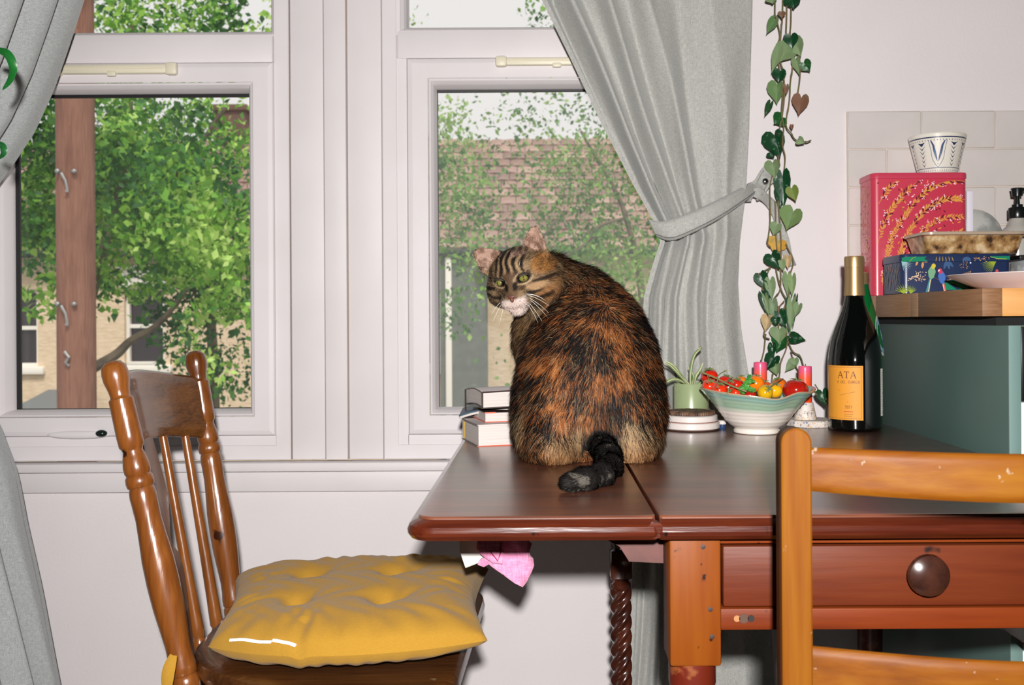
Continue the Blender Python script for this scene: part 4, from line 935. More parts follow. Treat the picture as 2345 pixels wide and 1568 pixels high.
MB().tube([f0(0, 0)+Vector((-.0006, -.0008, z)) for z in (.001, .008, .016, .026)], .0011, 6).build('dark_corner_binding', c_dk, tb_)
f1 = top_surface(.0262)
MB().tube([f1(u, 0)+Vector((0, -.0006, 0)) for u in np.linspace(0, 1, 12)], .0012, 6).tube([f0(0, v)+Vector((-.001, 0, .001)) for v in np.linspace(0, 1, 12)], .0010, 6).tube([f1(0, v)+Vector((-.001, 0, 0)) for v in np.linspace(0, 1, 12)], .0006, 6).tube([f0(0, 1)+Vector((-.002, 0, z)) for z in (-.012, 0, .014, .026)], .0016, 6).build('dark_edge_binding', c_dk, tb_)

# ------------------------------------------------------------------ coasters and the carved trivet
cx, cyy = P(1582, 960, 1.797)[0], 1.797
def disc(name, z, r, h, m, label, group=None, cat='coaster', bev=.002):
    o = MB().lathe([(r-bev, 0), (r, bev*.8), (r, h-bev*.8), (r-bev, h), (r-bev*3, h)], (0, 0, 0), n=64).build(name, m, loc=(0, 0, 0)); o.location = (cx, cyy, z)
    return tag(o, label, cat, group)
M_wc = mat('white_glaze', (232, 222, 216), .35, coat=.2, k=.82)
disc('cork_mat', ZT, .0475, .0025, mat('cork', (96, 56, 38), .9, c2=(60, 34, 26), nscale=200), 'thin brown cork mat underneath the white coasters')
co1 = disc('ceramic_coaster', ZT+.0026, .0515, .0125, M_wc, 'lower and wider of the two round white coasters')
c2_ = disc('ceramic_coaster', ZT+.0152, .0475, .0120, M_wc, 'upper white round coaster with a brown rim line')
MB().lathe([(.0478, .0), (.0478, .0008), (.046, .001)], (cx, cyy, ZT+.0150), n=64).build('brown_rim_line', mat('rim_line', (150, 80, 60), .5), c2_)
tv = thing('carved_trivet', (cx, cyy, ZT+.0275), 'dark carved wooden trivet with a notched rim on top of the white coasters', 'trivet')
mb = MB(); n = 120
def tf(r, t, a): return (r*(1+(.012*(cos(a*60)) if r > .0405 else 0)), t)
mb.lathe([(.040, 0), (.0425, .0008), (.0428, .0055), (.0415, .0068), (.038, .0070), (.037, .0062), (.034, .0062), (.033, .0072), (.020, .0074), (.018, .0062), (.012, .0062), (.010, .0074)], (cx, cyy, ZT+.0272), n=240, fn=tf)
mb.build('disc', mat('carved_wood', (120, 88, 66), .6, c2=(62, 38, 26), nscale=90), tv)
ink = Ink(lambda a, b, k=0: Vector((cx+a, cyy+b, ZT+.0272+.0076+.00008*k)))
for i in range(8):
    a = 2*pi*i/8
    ink.line([(cos(a+q)*.0275*(1+.12*cos(q*9)), sin(a+q)*.0275*(1+.12*cos(q*9))) for q in np.linspace(-.3, .3, 9)], .0022, (34, 20, 14))
    ink.leaf(cos(a)*.011, sin(a)*.011, .010, .005, a, (40, 24, 16))
ink.build('carving', M_inkflat, tv)
# little cap beside the coasters
q = P(1654, 985, 1.80)
jc = thing('small_jar', (q[0], q[1], ZT), 'tiny white-lidded blue pot between coasters and bowl', 'pot')
MB().lathe([(.006, 0), (.0068, .002), (.0068, .009)], (q[0], q[1], ZT), n=20).build('jar', mat('navy_glaze', (40, 60, 96), .3), jc); MB().lathe([(.0072, .0088), (.0074, .0095), (.0074, .014), (.006, .0155)], (q[0], q[1], ZT), n=20).build('lid', M_wc, jc)

# ------------------------------------------------------------------ green pot with spider plant
gp = P(1583, 950, 1.868)
po = thing('spider_plant', (gp[0], gp[1], ZT), 'young spider plant in a sage green glazed cylinder pot', 'plant')
pr2 = .0328; ph_ = E+(AY-879)*1.868/F-ZT
MB().lathe([(pr2-.003, 0), (pr2, .002), (pr2, ph_-.0015), (pr2-.001, ph_), (pr2-.0028, ph_), (pr2-.0032, ph_-.012), (.001, ph_-.0122)], (gp[0], gp[1], ZT), n=64, closed=True).build('pot', mat('sage_glaze', (146, 160, 118), .28, c2=(136, 150, 108), nscale=14, coat=.4), po)
MB().lathe([(pr2-.003, 0), (pr2-.006, .003), (.001, .004)], (gp[0], gp[1], ZT+ph_-.014), n=40).build('soil', mat('soil', (44, 34, 28), .95, c2=(70, 54, 42), nscale=120, bump=.002), po)
d = 1.868
for pts, w, c in (([(1578, 880, d), (1560, 860, d-.01), (1543, 838, d-.02), (1522, 825, d-.02)], .0062, (132, 150, 92)), ([(1574, 880, d), (1548, 868, d-.02), (1528, 874, d-.03), (1515, 884, d-.03)], .0060, (128, 148, 88)), ([(1572, 878, d-.01), (1556, 858, d-.03), (1536, 838, d-.04), (1520, 829, d-.045)], .0052, (116, 136, 80)),
                  ([(1581, 880, d), (1582, 850, d-.01), (1590, 815, d-.02), (1606, 796, d-.03), (1596, 800, d-.04)], .0058, (110, 130, 84)), ([(1590, 880, d), (1594, 862, d-.01), (1604, 846, d-.01), (1610, 830, d-.01)], .0060, (126, 142, 92)), ([(1598, 880, d), (1612, 872, d-.01), (1630, 866, d-.01)], .005, (90, 112, 66)), ([(1585, 880, d), (1588, 860, d+.02), (1575, 840, d+.03)], .005, (112, 134, 84))):
    lf = strap(pts, w, parent=po, col=c, fold=.5); 
    lf.data.materials[0] = M_vc
    mid = spline(pts, 7); MB().tube([P(*q)+Vector((0, -.0012, .0002)) for q in mid], [.0009]*(len(mid)-1)+[.0003], 5).build('pale_stripe', mat('stripe', (206, 208, 168), .5), lf)

# ------------------------------------------------------------------ stoneware bowl
bc = P(1733, 1000, 1.738); bc.z = ZT
bowl = thing('stoneware_bowl', tuple(bc), 'speckled white stoneware bowl with sea green rim, full of tomatoes', 'bowl')
oz = [(.0365, 0), (.0395, .0015), (.0395, .0065), (.0375, .0085), (.0440, .0130), (.0530, .0210), (.0600, .0300), (.0680, .0395), (.0760, .0490), (.0850, .0590), (.0930, .0670), (.0975, .0715), (.0990, .0735)]
iz = [(.0985, .0755), (.0955, .0745), (.0900, .0695), (.0800, .0590), (.0690, .0460), (.0560, .0330), (.0420, .0230), (.0200, .0165), (.001, .0155)]
white, green, tan, grn2 = (222, 214, 204), (158, 184, 160), (168, 146, 120), (140, 176, 164)
cols = []
for r, t in oz: cols.append(lin(tan) if t > .0725 or t < .001 else lin(grn2) if t > .060 else lin(green) if t > .046 else lin(white))
for r, t in iz: cols.append(lin(tan) if t > .075 else lin(grn2) if t > .055 else lin((196, 200, 184)))
def bf(r, t, a):
    k = max(0, t-.03)/.045; lip = .0045*cos(2*(a-.1))+.0040*math.exp(-((a-(2*pi-1.02))/.22)**2)-.0040*math.exp(-((a-(2*pi-1.45))/.25)**2)
    wob = .0005*sin(t*900) if r > .042 and t > .01 else 0
    return (r*(1+.012*k*cos(3*a+.6))+wob*(t < .07), t+lip*k)
mb = MB(); prof = []; cc = []
for lst, c_ in ((oz, cols[:len(oz)]), (iz, cols[len(oz):])):
    pts = spline([(r, t)+c for (r, t), c in zip(lst, c_)], 4)
    prof += [(p[0], p[1]) for p in pts]; cc += [tuple(np.clip(p[2:], 0, 1)) for p in pts]
mb.lathe(prof, tuple(bc), n=120, col=cc, fn=bf, closed=True); mb.build('bowl_body', M_ceramic, bowl, auto=60)

# tomatoes
M_tom = {}
def tommat(c):
    if c not in M_tom: M_tom[c] = mat('tomato_skin_%d' % len(M_tom), c, .16, c2=tuple(min(255, int(x*1.08+8)) for x in c), nscale=40, coat=.6, sss=.12, croug=.05)
    return M_tom[c]
M_calyx = mat('calyx', (92, 112, 60), .6, c2=(120, 134, 84), nscale=80)
def tomato(px, py, rp, d, c, label, ax=(0, -.3, 1), calyx=True, name='cherry_tomato', sq=.92):
    r = rp*d/F; ctr = P(px, py, d); t = thing(name, tuple(ctr), label, 'tomato', None)
    A = Vector(ax).normalized(); R = A.to_track_quat('Z', 'Y').to_matrix()
    mb = MB(); vs = []; n, m = 28, 18
    for j in range(m+1):
        th = pi*j/m; rr = r*sin(th)*(1+0); zz = r*sq*cos(th)
        dip = .16*r*math.exp(-(th/.35)**2)
        for k in range(n):
            a = 2*pi*k/n; q = 1+.012*cos(5*a)*sin(th)
            vs.append(ctr+R @ Vector((rr*q*cos(a), rr*q*sin(a), zz-dip)))
    mb.add(vs, [(j*n+k, (j+1)*n+k, (j+1)*n+(k+1) % n, j*n+(k+1) % n) for j in range(m) for k in range(n)]).build('skin', tommat(c), t)
    if calyx:
        mb = MB()
        for k in range(5):
            a = 2*pi*k/5+.4; pts = [ctr+R @ Vector((cos(a)*r*q, sin(a)*r*q, r*sq*sqrt(max(0, 1-q*q))-dipz+lift)) for q, dipz, lift in ((.03, .14*r, .0006), (.2, .08*r, .0012), (.42, .0, .0014), (.62, 0, .0030))]
            mb.tube(pts, [.0011, .0016, .0011, .0003], 6, flat=.5)
        mb.tube([ctr+R @ Vector((0, 0, r*sq*.84)), ctr+R @ Vector((.001, .001, r*sq*1.12))], .0011, 6)
        mb.build('calyx', M_calyx, t)
    return t
RD, RD2, OR, YE, YE2, BR = (186, 26, 10), (204, 42, 12), (226, 108, 8), (196, 150, 12), (214, 156, 14), (158, 20, 10)
T_ = [(1625, 862, 19.5, 1.765, RD, 'red vine tomato at the very top left of the bowl', (-.2, -.2, 1)), (1626, 884, 18, 1.735, RD2, 'bright red tomato lowest at the left lip of the bowl', (.1, -.7, .8)), (1648, 893, 18, 1.705, RD2, 'shiny red tomato at the front left behind the bowl lip', (.1, -.5, 1)),
      (1662, 876, 18, 1.755, RD, 'red tomato behind the vine stalk, left of centre', (.2, -.2, 1)), (1668, 886, 17, 1.715, RD, 'red tomato tucked under the vine stalk', (.3, -.4, 1)), (1687, 881, 16, 1.735, RD, 'red tomato in the middle of the vine row', (.1, -.5, 1)), (1684, 899, 14, 1.695, RD2, 'small red tomato in front of the parsley', (-.9, -.4, .5)),
      (1717, 905, 15, 1.694, BR, 'flat dark red tomato at the front middle of the lip', (.2, -.1, 1)), (1731, 878, 20, 1.715, OR, 'round orange tomato rising in the centre of the bowl', (.2, .3, 1)), (1698, 873, 13, 1.785, (208, 112, 20), 'small dull orange tomato at the back between red ones', (0, .2, 1)),
      (1752, 898, 18, 1.68, YE, 'yellow-green tomato with stalk, front of the bowl', (.5, -.6, .8)), (1774, 894, 18, 1.715, YE2, 'golden yellow tomato at the centre right', (.2, -.3, 1)), (1784, 882, 18, 1.765, (196, 92, 16), 'brownish orange tomato at the back right', (-.5, -.2, 1)), (1822, 893, 29, 1.72, BR, 'large dark red tomato on the right side', (.15, .1, 1)), (1752, 886, 15, 1.76, (198, 70, 20), 'orange-red tomato mostly hidden behind the yellow ones', (0, 0, 1)), (1706, 896, 15, 1.70, RD, 'red tomato hidden beneath the parsley sprig', (0, 0, 1))]
for i, a in enumerate(T_): tomato(a[0], a[1], a[2], a[3], a[4], a[5], a[6], name='large_tomato' if a[2] > 25 else 'cherry_tomato', sq=.88 if a[2] > 25 else .95)
vs_ = thing('tomato_vine', tuple(P(1660, 862, 1.70)), 'green vine stalk lying over the red tomatoes', 'stalk')
M_stem = mat('vine_stalk', (112, 120, 70), .7, c2=(134, 128, 84), nscale=60)
main = spline([(1602, 852, 1.72), (1620, 857, 1.705), (1645, 868, 1.69), (1668, 880, 1.672), (1690, 889, 1.66), (1710, 897, 1.655)], 5)
MB().tube([P(*q) for q in main], [.0014+.0003*sin(i*2) for i in range(len(main))], 8).build('main_stalk', M_stem, vs_)
for pts in ([(1620, 857, 1.705), (1622, 868, 1.695), (1620, 874, 1.69)], [(1640, 866, 1.692), (1650, 855, 1.70), (1662, 849, 1.71)], [(1643, 868, 1.69), (1644, 878, 1.68), (1643, 886, 1.672)], [(1664, 878, 1.675), (1670, 868, 1.70), (1678, 864, 1.71)], [(1612, 852, 1.71), (1620, 846, 1.73), (1632, 846, 1.74)], [(1672, 882, 1.67), (1668, 892, 1.665), (1667, 900, 1.662)]):
    m = MB().tube([P(*q) for q in spline(pts, 4)], .0010, 6)
    e = P(*pts[-1])
    for k in range(5): m.tube([e, e+Vector((.004*cos(k*1.26), -.002, .004*sin(k*1.26)))], [.0008, .0002], 5)
    m.build('side_stalk', M_stem, vs_)
v2 = thing('tomato_stalk', tuple(P(1765, 880, 1.68)), 'thin green stalk reaching over the yellow tomatoes', 'stalk')
MB().tube([P(*q) for q in spline([(1793, 867, 1.74), (1780, 874, 1.70), (1765, 885, 1.675), (1758, 893, 1.662)], 5)], .0010, 7).build('stalk', M_stem, v2)
m = MB(); e = P(1758, 893, 1.662)
for k in range(5): m.tube([e, e+Vector((.0055*cos(k*1.26+.3), -.001, .0055*sin(k*1.26+.3)))], [.0010, .0002], 5)
m.build('calyx', M_calyx, v2)
ps = thing('herb_sprig', tuple(P(1712, 882, 1.68)), 'fresh green parsley sprig among the tomatoes', 'herb')
M_pars = mat('parsley', (62, 132, 52), .5, c2=(84, 156, 66), nscale=60)
for (a, b, s, an) in ((1716, 868, 9, 1.2), (1712, 876, 9, .3), (1722, 872, 7, 2.2), (1704, 884, 10, 2.8), (1714, 888, 9, .2), (1724, 893, 9, -.4), (1700, 897, 8, 3.6), (1694, 890, 7, 3.0), (1716, 860, 6, 1.6)):
    c = P(a, b, 1.675); r = s*1.675/F; mb = MB(); pts = []
    for k in range(18):
        q = 2*pi*k/18; rr = r*(1 if k % 2 else .68)*(1.15-.25*cos(q)); pts.append(c+Vector((rr*cos(q+an), .003*sin(3*q), rr*.72*sin(q+an))))
    mb.add([c+Vector((0, -.002, 0))]+pts, [(0, 1+i, 1+(i+1) % 18) for i in range(18)]); mb.build('leaf', M_pars, ps, smooth=False)
MB().tube([P(1700, 900, 1.685), P(1708, 886, 1.680), P(1716, 868, 1.678)], .0008, 6).build('stem', M_pars, ps)

# ------------------------------------------------------------------ candles
def terr(name, base=(212, 204, 195)):
    m, nt, b = newmat(name); N = nt.nodes.new; L = nt.links.new; b.inputs['Roughness'].default_value = .5
    tc = N('ShaderNodeTexCoord'); v = N('ShaderNodeTexVoronoi'); v.inputs['Scale'].default_value = 380; L(tc.outputs['Object'], v.inputs['Vector'])
    w = N('ShaderNodeTexWhiteNoise'); L(v.outputs['Position'], w.inputs['Vector'])
    r = N('ShaderNodeValToRGB'); r.color_ramp.interpolation = 'CONSTANT'; e = r.color_ramp.elements; e[0].color = lin(base)+(1,); e[0].position = 0
    e[1].position = .95; e[1].color = lin((110, 120, 160))+(1,)
    for p, c in ((.72, (206, 190, 176)), (.84, (206, 170, 130)), (.90, (170, 150, 140))): k = e.new(p); k.color = lin(c)+(1,)
    L(w.outputs['Value'], r.inputs[0]); L(r.outputs[0], b.inputs['Base Color']); return m
M_terr = terr('terrazzo')
def candle(px, top, d, r, zb, label):
    c = P(px, top, d); h = c.z-zb; t = thing('candle', (c[0], d, zb), label, 'candle', 'pink candles behind the bowl')
    pk, og, rd = (232, 88, 128), (240, 92, 56), (230, 70, 26); tb2 = [(0, rd), (.45, rd), (.75, og), (.9, pk), (1, pk)]
    prof = [(r*.9, 0), (r, .001)]+[(r*(1+.01*sin(k)), h*k/10) for k in range(1, 10)]+[(r, h-.002), (r*.94, h), (r*.6, h-.0008), (.0015, h-.002)]
    cols = [tuple(np.interp(min(1, t_/h), [q[0] for q in tb2], [lin(q[1])[i] for q in tb2]) for i in range(3)) for _, t_ in prof]
    MB().lathe(prof, (c[0], d, zb), n=36, col=cols).build('wax', mat('candle_wax', (0, 0, 0), .3, vc=True, sss=.0, coat=.2), t)
    MB().tube([(c[0], d, zb+h-.003), (c[0]+.0008, d, zb+h+.004)], .0008, 6).build('wick', mat('wick', (90, 50, 50), .9), t)
dcr = 1.845; tcx = P(1850, 975, dcr)[0]
tray = MB().lathe([(.044, 0), (.0455, .0012), (.046, .011), (.0445, .0125)], (0, 0, 0), n=10, fn=lambda r, t, a: (r*(1+.03*sin(a*3+1)), t)).build('terrazzo_tray', M_terr, loc=(0, 0, 0), auto=30)
tray.location = (tcx+.004, dcr+.0, ZT); tag(tray, 'white terrazzo tray under the right-hand candle holder', 'tray')
def holder(x, y, z, label):
    o = MB().lathe([(.0205, 0), (.0208, .001), (.0145, .030), (.0140, .031), (.0125, .031), (.0125, .024), (.001, .0235)], (0, 0, 0), n=32, closed=True).build('candle_holder', M_terr, loc=(0, 0, 0)); o.location = (x, y, z); return tag(o, label, 'candle holder')
chx = P(1844, 930, dcr)[0]
holder(chx, dcr, ZT+.0126, 'white terrazzo cone holding the right pink candle')
candle(1843.5, 838, dcr, .0122, ZT+.0126+.0237, 'pink and orange candle in the terrazzo cone, on the right')
chx2 = P(1741, 930, 1.885)[0]
holder(chx2, 1.885, ZT, 'terrazzo cone hidden behind the bowl under the left candle')
candle(1741, 829, 1.885, .0125, ZT+.0237, 'pink and orange candle standing behind the orange tomato, left')

# ------------------------------------------------------------------ bottles
wx_, wy_ = .5595, 1.774
wine = thing('wine_bottle', (wx_, wy_, ZT), 'dark wine bottle with orange label and gold foil neck', 'bottle')
M_bot = mat('dark_bottle', (6, 8, 7), .06, spec=.6, coat=.5, croug=.02)
wp = spline([(.040, 0), (.0455, .004), (.0465, .012), (.0465, .05), (.0465, .112), (.0457, .132), (.0414, .160), (.0358, .178), (.0298, .194), (.0222, .213), (.0172, .231), (.0158, .243), (.0155, .262), (.0152, .300)], 5)
MB().lathe([(p[0], p[1]) for p in wp], (wx_, wy_, ZT), n=64).build('glass', M_bot, wine)
M_gold = mat('gold_foil', (190, 158, 112), .35, metal=.75)
MB().lathe([(.0178, .2385), (.0182, .2388), (.0168, .258), (.0163, .288), (.0163, .2885), (.0172, .2890), (.0174, .3050), (.0165, .3085), (.012, .3090)], (wx_, wy_, ZT), n=48).build('foil_capsule', M_gold, wine)
hR = .0469
def wrapf(cx_, cy_, z0, R, a0):
    "u metres round from angle a0 (to the right seen from the front), v up"
    return lambda u, v, k=0: Vector((cx_+(R+.00007*k)*sin(a0+u/R), cy_-(R+.00007*k)*cos(a0+u/R), z0+v))
zl = E+(AY-967)*1.728/F; lh = (967-842)*1.728/F
a0 = -.335+math.asin(((1972-AX)*1.733/F-wx_)/hR) if False else math.asin(max(-1, min(1, ((1973-AX)*1.734/F-wx_)/hR)))
lw_ = .075; lab = MB()
lf_ = wrapf(wx_, wy_, zl, hR, a0)
lab.grid(lambda u, v: lf_(-lw_*(1-u), lh*v), 30, 2); lab.build('front_label', mat('label_paper', (236, 158, 48), .6, k=.82), wine)
ink = Ink(wrapf(wx_, wy_, zl, hR+.00012, a0)); br = (96, 40, 22)
for o_ in (.0028,):
    ink.line([(-lw_+o_, o_), (-o_, o_)], .0005, br) if False else None
    seg = lambda x0, y0, x1, y1, w: ink.line([(x0+(x1-x0)*t/12, y0+(y1-y0)*t/12) for t in range(13)], w, br)
    seg(-.070, o_, -.0032, o_, .0004); seg(-.070, lh-o_, -.0032, lh-o_, .0004); seg(-.0032, o_, -.0032, lh-o_, .0004)
hh = .0115
xT = -.0215-.0125*1
write(ink, 'ATA', -.0435, lh-.0215, hh, br, .07, .98, True)
write(ink, 'O DEL CUARZO', -.0455, lh-.0305, .0046, br, .13, .72)
seg(-.042, lh-.052, -.016, lh-.0455, .0004); ink.dot(-.0155, lh-.0455, .0007, br); ink.dot(-.0265, lh-.063, .0007, br); seg(-.046, lh-.041, -.040, lh-.044, .0003)
write(ink, '2021', -.0315, .0205, .0052, br, .13, .62)
for k, (y, a, b_, c) in enumerate(((.0150, -.033, -.020, (190, 60, 40)), (.0105, -.033, -.017, br), (.0070, -.033, -.020, br))):
    x = a
    while x < b_: ww = random.uniform(.0012, .0030); seg2 = ink.line([(x, y), (x+ww, y)], .0014 if k == 0 else .0008, c); x += ww+.0006
ink.build('printing', M_inkflat, wine)
# back label
ab = math.asin(((2003-AX)*1.772/F-wx_)/hR)
bf_ = wrapf(wx_, wy_, zl+.006, hR, ab); lab = MB(); lab.grid(lambda u, v: bf_(.03*u, .083*v), 12, 2); lab.build('back_label', mat('white_label', (232, 228, 222), .6), wine)
ink = Ink(wrapf(wx_, wy_, zl+.006, hR+.00012, ab))
for k in range(26): ink.line([(.002, .004+k*.003), (.002+.003+random.random()*.006, .004+k*.003)], .0009, (90, 88, 84))
ink.build('back_label_printing', M_inkflat, wine)
# green bottle behind
gx_, gy_ = .6025, 1.872
gb_ = thing('green_bottle', (gx_, gy_, ZT), 'green glass bottle with a silver-blue label hidden behind the wine bottle', 'bottle')
gpz = spline([(.034, 0), (.0390, .004), (.0400, .012), (.0400, .08), (.0405, .12), (.0395, .150), (.0350, .178), (.0275, .206), (.0200, .232), (.0150, .252), (.0130, .268), (.0128, .276)], 4)
MB().lathe([(p[0], p[1]) for p in gpz], (gx_, gy_, ZT), n=48).build('glass', mat('green_glass', (8, 92, 40), .08, coat=.4), gb_)
MB().lathe([(.0142, .262), (.0142, .283), (.012, .285)], (gx_, gy_, ZT), n=32).build('cap', M_gold, gb_)
def gsurf(u, v, k=0):
    z = .166+.038*v; r = float(np.interp(z, [p[1] for p in gpz], [p[0] for p in gpz]))+.0003+.0001*k; a = 1.02+u*.75
    return Vector((gx_+r*sin(a), gy_-r*cos(a), ZT+z))
ink = Ink(gsurf); ink.poly([(cos(q)*.75, sin(q)) for q in np.linspace(0, 2*pi, 29)[:-1]], (196, 200, 196)); ink.poly([(cos(q)*.62, sin(q)*.86) for q in np.linspace(0, 2*pi, 29)[:-1]], (132, 168, 190)); ink.line([(-.3, .3), (.2, .4), (.3, 0), (-.2, -.3), (.3, -.5)], .12, (70, 92, 120)); ink.build('round_label', M_ink, gb_)
# ------------------------------------------------------------------ kitchen corner
# tiled splashback
tx, tz = WX(1939, 400), WZ(256, 2000); TW, THt, GR = .1548, .0800, .0022
sb_ = thing('trim_5', (tx, D, .96), kind='structure')
MB().bb(tx, XR, D-.006, D, .962, tz, .0).build('grout', mat('cream_grout', (208, 196, 182), .9), sb_)
M_tl_ = mat('glazed_tile', (212, 204, 200), .3, c2=(206, 199, 195), nscale=12, coat=.15)
tproto = {}
def tile(x0, x1, z0, z1):
    w = round(x1-x0, 4); k = (w, round(z1-z0, 4))
    if k not in tproto:
        o = MB().box((0, 0, 0), (w-GR, .006, z1-z0-GR), .0014, seg=1).build('tile', M_tl_, loc=(0, 0, 0)); o.parent = sb_; tproto[k] = o
    else: o = tproto[k].copy(); COL.objects.link(o)
    o.location = Vector(((x0+x1)/2, D-.0065, (z0+z1)/2))-wl(sb_)
for r_ in range(5):
    z1 = tz-r_*THt; z0 = max(.963, z1-THt); 
    if z1-z0 < .01: continue
    x = tx if r_ % 2 == 0 else tx-TW*.475
    for c_ in range(9):
        a, b_ = max(x+c_*TW, tx), x+(c_+1)*TW
        if b_-a > .01: tile(a, b_, z0, z1)
# worktop
KX = .668; wz_, wt_ = .9205, .9630; wf = 1.505
kt = thing('worktop', (1.4, 1.8, wz_), 'thick oak block kitchen worktop with the tins on it', 'worktop')
woods = [wood('stave_%d' % i, a, b, c, 'x', 20, rough=.45, coat=.1, bump=.0002) for i, (a, b, c) in enumerate([((176, 118, 58), (200, 142, 76), (214, 160, 96)), ((160, 104, 52), (184, 128, 68), (200, 146, 86)), ((186, 132, 76), (208, 156, 96), (222, 172, 114))])]
endw_shaded = [mat('end_stave_%d' % i, c, .55, c2=tuple(x-16 for x in c), nscale=60, stretch=(1, .2, 6)) for i, c in enumerate([(150, 112, 78), (140, 102, 70), (166, 130, 96)])]  # left edge browner and greyer: its grazing shade is put into the colour
ys = [wf, 1.762, 1.80, 1.985, 2.03, D]
for i in range(len(ys)-1):
    MB().bb(KX, KX+.03, ys[i]+.0001, ys[i+1]-.0001, wz_, wt_, .0006).build('end_stave', endw_shaded[(1, 2, 0, 2, 0)[i]], kt)
xx = KX+.0301; y = wf; i = 0
while y < D-.01:
    x0 = xx; j = 0
    while x0 < 2.25:
        L = random.choice([.28, .36, .45]); MB().bb(x0+.0001, min(x0+L, 2.28)-.0001, y+.0001, min(y+.045, D)-.0001, wz_, wt_, .0004).build('stave', woods[(i*2+j) % 3], kt); x0 += L; j += 1
    y += .045; i += 1
# cabinet
M_cab = mat('dark_teal_paint', (76, 98, 92), .5, c2=(72, 94, 88), nscale=5); M_cab2 = mat('teal_edge', (104, 130, 124), .55)
cb = thing('base_cabinet', (1.4, 1.8, 0), 'dark teal kitchen base cabinet standing right of the table', 'cabinet')
MB().bb(.690, .7075, 1.470, D-.02, .0, wz_-.014, .0008).build('side_panel', M_cab, cb)
MB().bb(.6898, .7077, 1.467, 1.471, .0, wz_-.014, .0005).build('edge_strip', M_cab2, cb)
MB().bb(.700, 2.28, 1.53, D-.02, wz_-.014, wz_, .0).build('top_gap', mat('shadow_gap', (16, 16, 16), .9), cb)
MB().bb(.7078, 2.28, 1.53, D-.02, .1, wz_-.014, .0).build('carcass', M_cab, cb)
ov = MB().bb(.7085, 1.30, 1.468, 1.53, .795, wz_-.016, .002).build('black_control_panel', mat('black_panel', (14, 14, 16), .3), cb)
MB().bb(.7085, 1.30, 1.47, 1.53, .12, .793, .002).build('white_door', mat('appliance_white', (232, 228, 226), .4), cb)
MB().bb(1.305, 1.8, 1.48, 1.53, .12, wz_-.016, .002).build('door', M_cab, cb)

# pink tin
def tin(x0, x1, y0, y1, z0, h, hl, rad, name, base, lidc, label, cat='tin', turn=0, lip=.0012):
    t = thing(name, ((x0+x1)/2, (y0+y1)/2, z0), label, cat)
    def body(rows, nm, m, par):
        mb = MB(); vs = []
        for ins, z in rows: vs += [(a, b, z) for a, b in rrect(x0+ins, x1-ins, y0+ins, y1-ins, [max(.001, rad-ins)]*4, 6)]
        mm = 28; k = len(rows); return mb.add(vs, [(i*mm+j, i*mm+(j+1) % mm, (i+1)*mm+(j+1) % mm, (i+1)*mm+j) for i in range(k-1) for j in range(mm)]+[tuple(range(mm-1, -1, -1)), tuple(range((k-1)*mm, k*mm))]).build(nm, m, par, auto=40)
    b = body([(.002, z0), (.0006, z0+.001), (.0006, z0+h-hl)], 'tin_body', base, t)
    l = body([(lip*.3, z0+h-hl), (-lip, z0+h-hl+.0008), (-lip, z0+h-.003), (.0, z0+h-.0005), (.003, z0+h), (.008, z0+h-.001)], 'lid', lidc, t)
    return t, b, l
px0_, px1_ = .668, .8615; pz, pH = .9632, .2475; pyf, pyb = 2.002, 2.088
M_pk = mat('pink_enamel', (200, 60, 82), .35, c2=(194, 54, 76), nscale=5, coat=.2); 
tn, tb1, tl1 = tin(px0_, px1_, pyf, pyb, pz, pH, .0125, .014, 'tall_pink_tin', M_pk, mat('pink_lid', (198, 62, 86), .35, coat=.2), 'tall pink tin printed with golden leafy branches')
pf = plane_fn((px0_, pyf+.0004, pz), (1, 0, 0), (0, 0, 1), (0, -1, 0))
ink = Ink(pf); W_, H_ = px1_-px0_, pH-.014; gold, dk_, wh_ = (222, 160, 74), (92, 26, 34), (248, 208, 214)
def in_(x, y): return .011 < x < W_-.007 and .004 < y < H_-.003
def bough(pts, n, w=.0011, lf=.0085, both=True):
    p2 = spline(pts, 10); p2 = [p for p in p2 if in_(*p)]
    if len(p2) < 3: return
    ink.line(p2, w, (206, 138, 70))
    for i in range(2, len(p2), max(1, len(p2)//int(n*1.7))):
        x, y = p2[i]; t = p2[min(i+1, len(p2)-1)]-p2[i-1]; a = atan2(t[1], t[0])
        for sd in ((1, -1) if both else (1,)):
            L = lf*random.uniform(.7, 1.15); aa = a+sd*random.uniform(.5, .9)
            q = (x+cos(aa)*L, y+sin(aa)*L)
            if in_(*q):
                r_ = random.random(); ink.leaf(x, y, L, L*.28, aa, gold if r_ < .74 else dk_)
                if r_ > .82:
                    for _ in range(4): ink.dot(q[0]+random.uniform(-.003, .003), q[1]+random.uniform(-.003, .003), .0012, wh_, 6)
for k in range(8):
    r_ = .045+.024*k; cx_, cy_ = W_*.93, H_*.06+.006*k
    bough([(cx_+r_*cos(a)*(.92), cy_+r_*1.12*sin(a)+.004*sin(a*5+k)) for a in np.linspace(3.5, 1.5-.05*k, 9)], 12+3*k, .0010 if k < 7 else .0015, .0100)
for k in range(7): bough([(.02+.024*k, .02+.01*(k % 3)), (.026+.024*k, .05+.01*(k % 3)), (.040+.024*k, .075+.01*(k % 3))], 7, .0008, .008)
for _ in range(130):
    x, y = random.uniform(.014, W_-.01), random.uniform(.006, H_-.006)
    if in_(x, y) and in_(x+.008, y): ink.leaf(x, y, random.uniform(.004, .008), .0022, random.uniform(0, 6.3), random.choice([gold, gold, dk_, (180, 110, 60)]))
for _ in range(24):
    x, y = random.uniform(.016, W_-.012), random.uniform(.01, H_-.01)
    for _k in range(5): ink.dot(x+random.uniform(-.003, .003), y+random.uniform(-.003, .003), .0011, wh_, 6)
ink.build('leaf_print', M_ink, tb1)
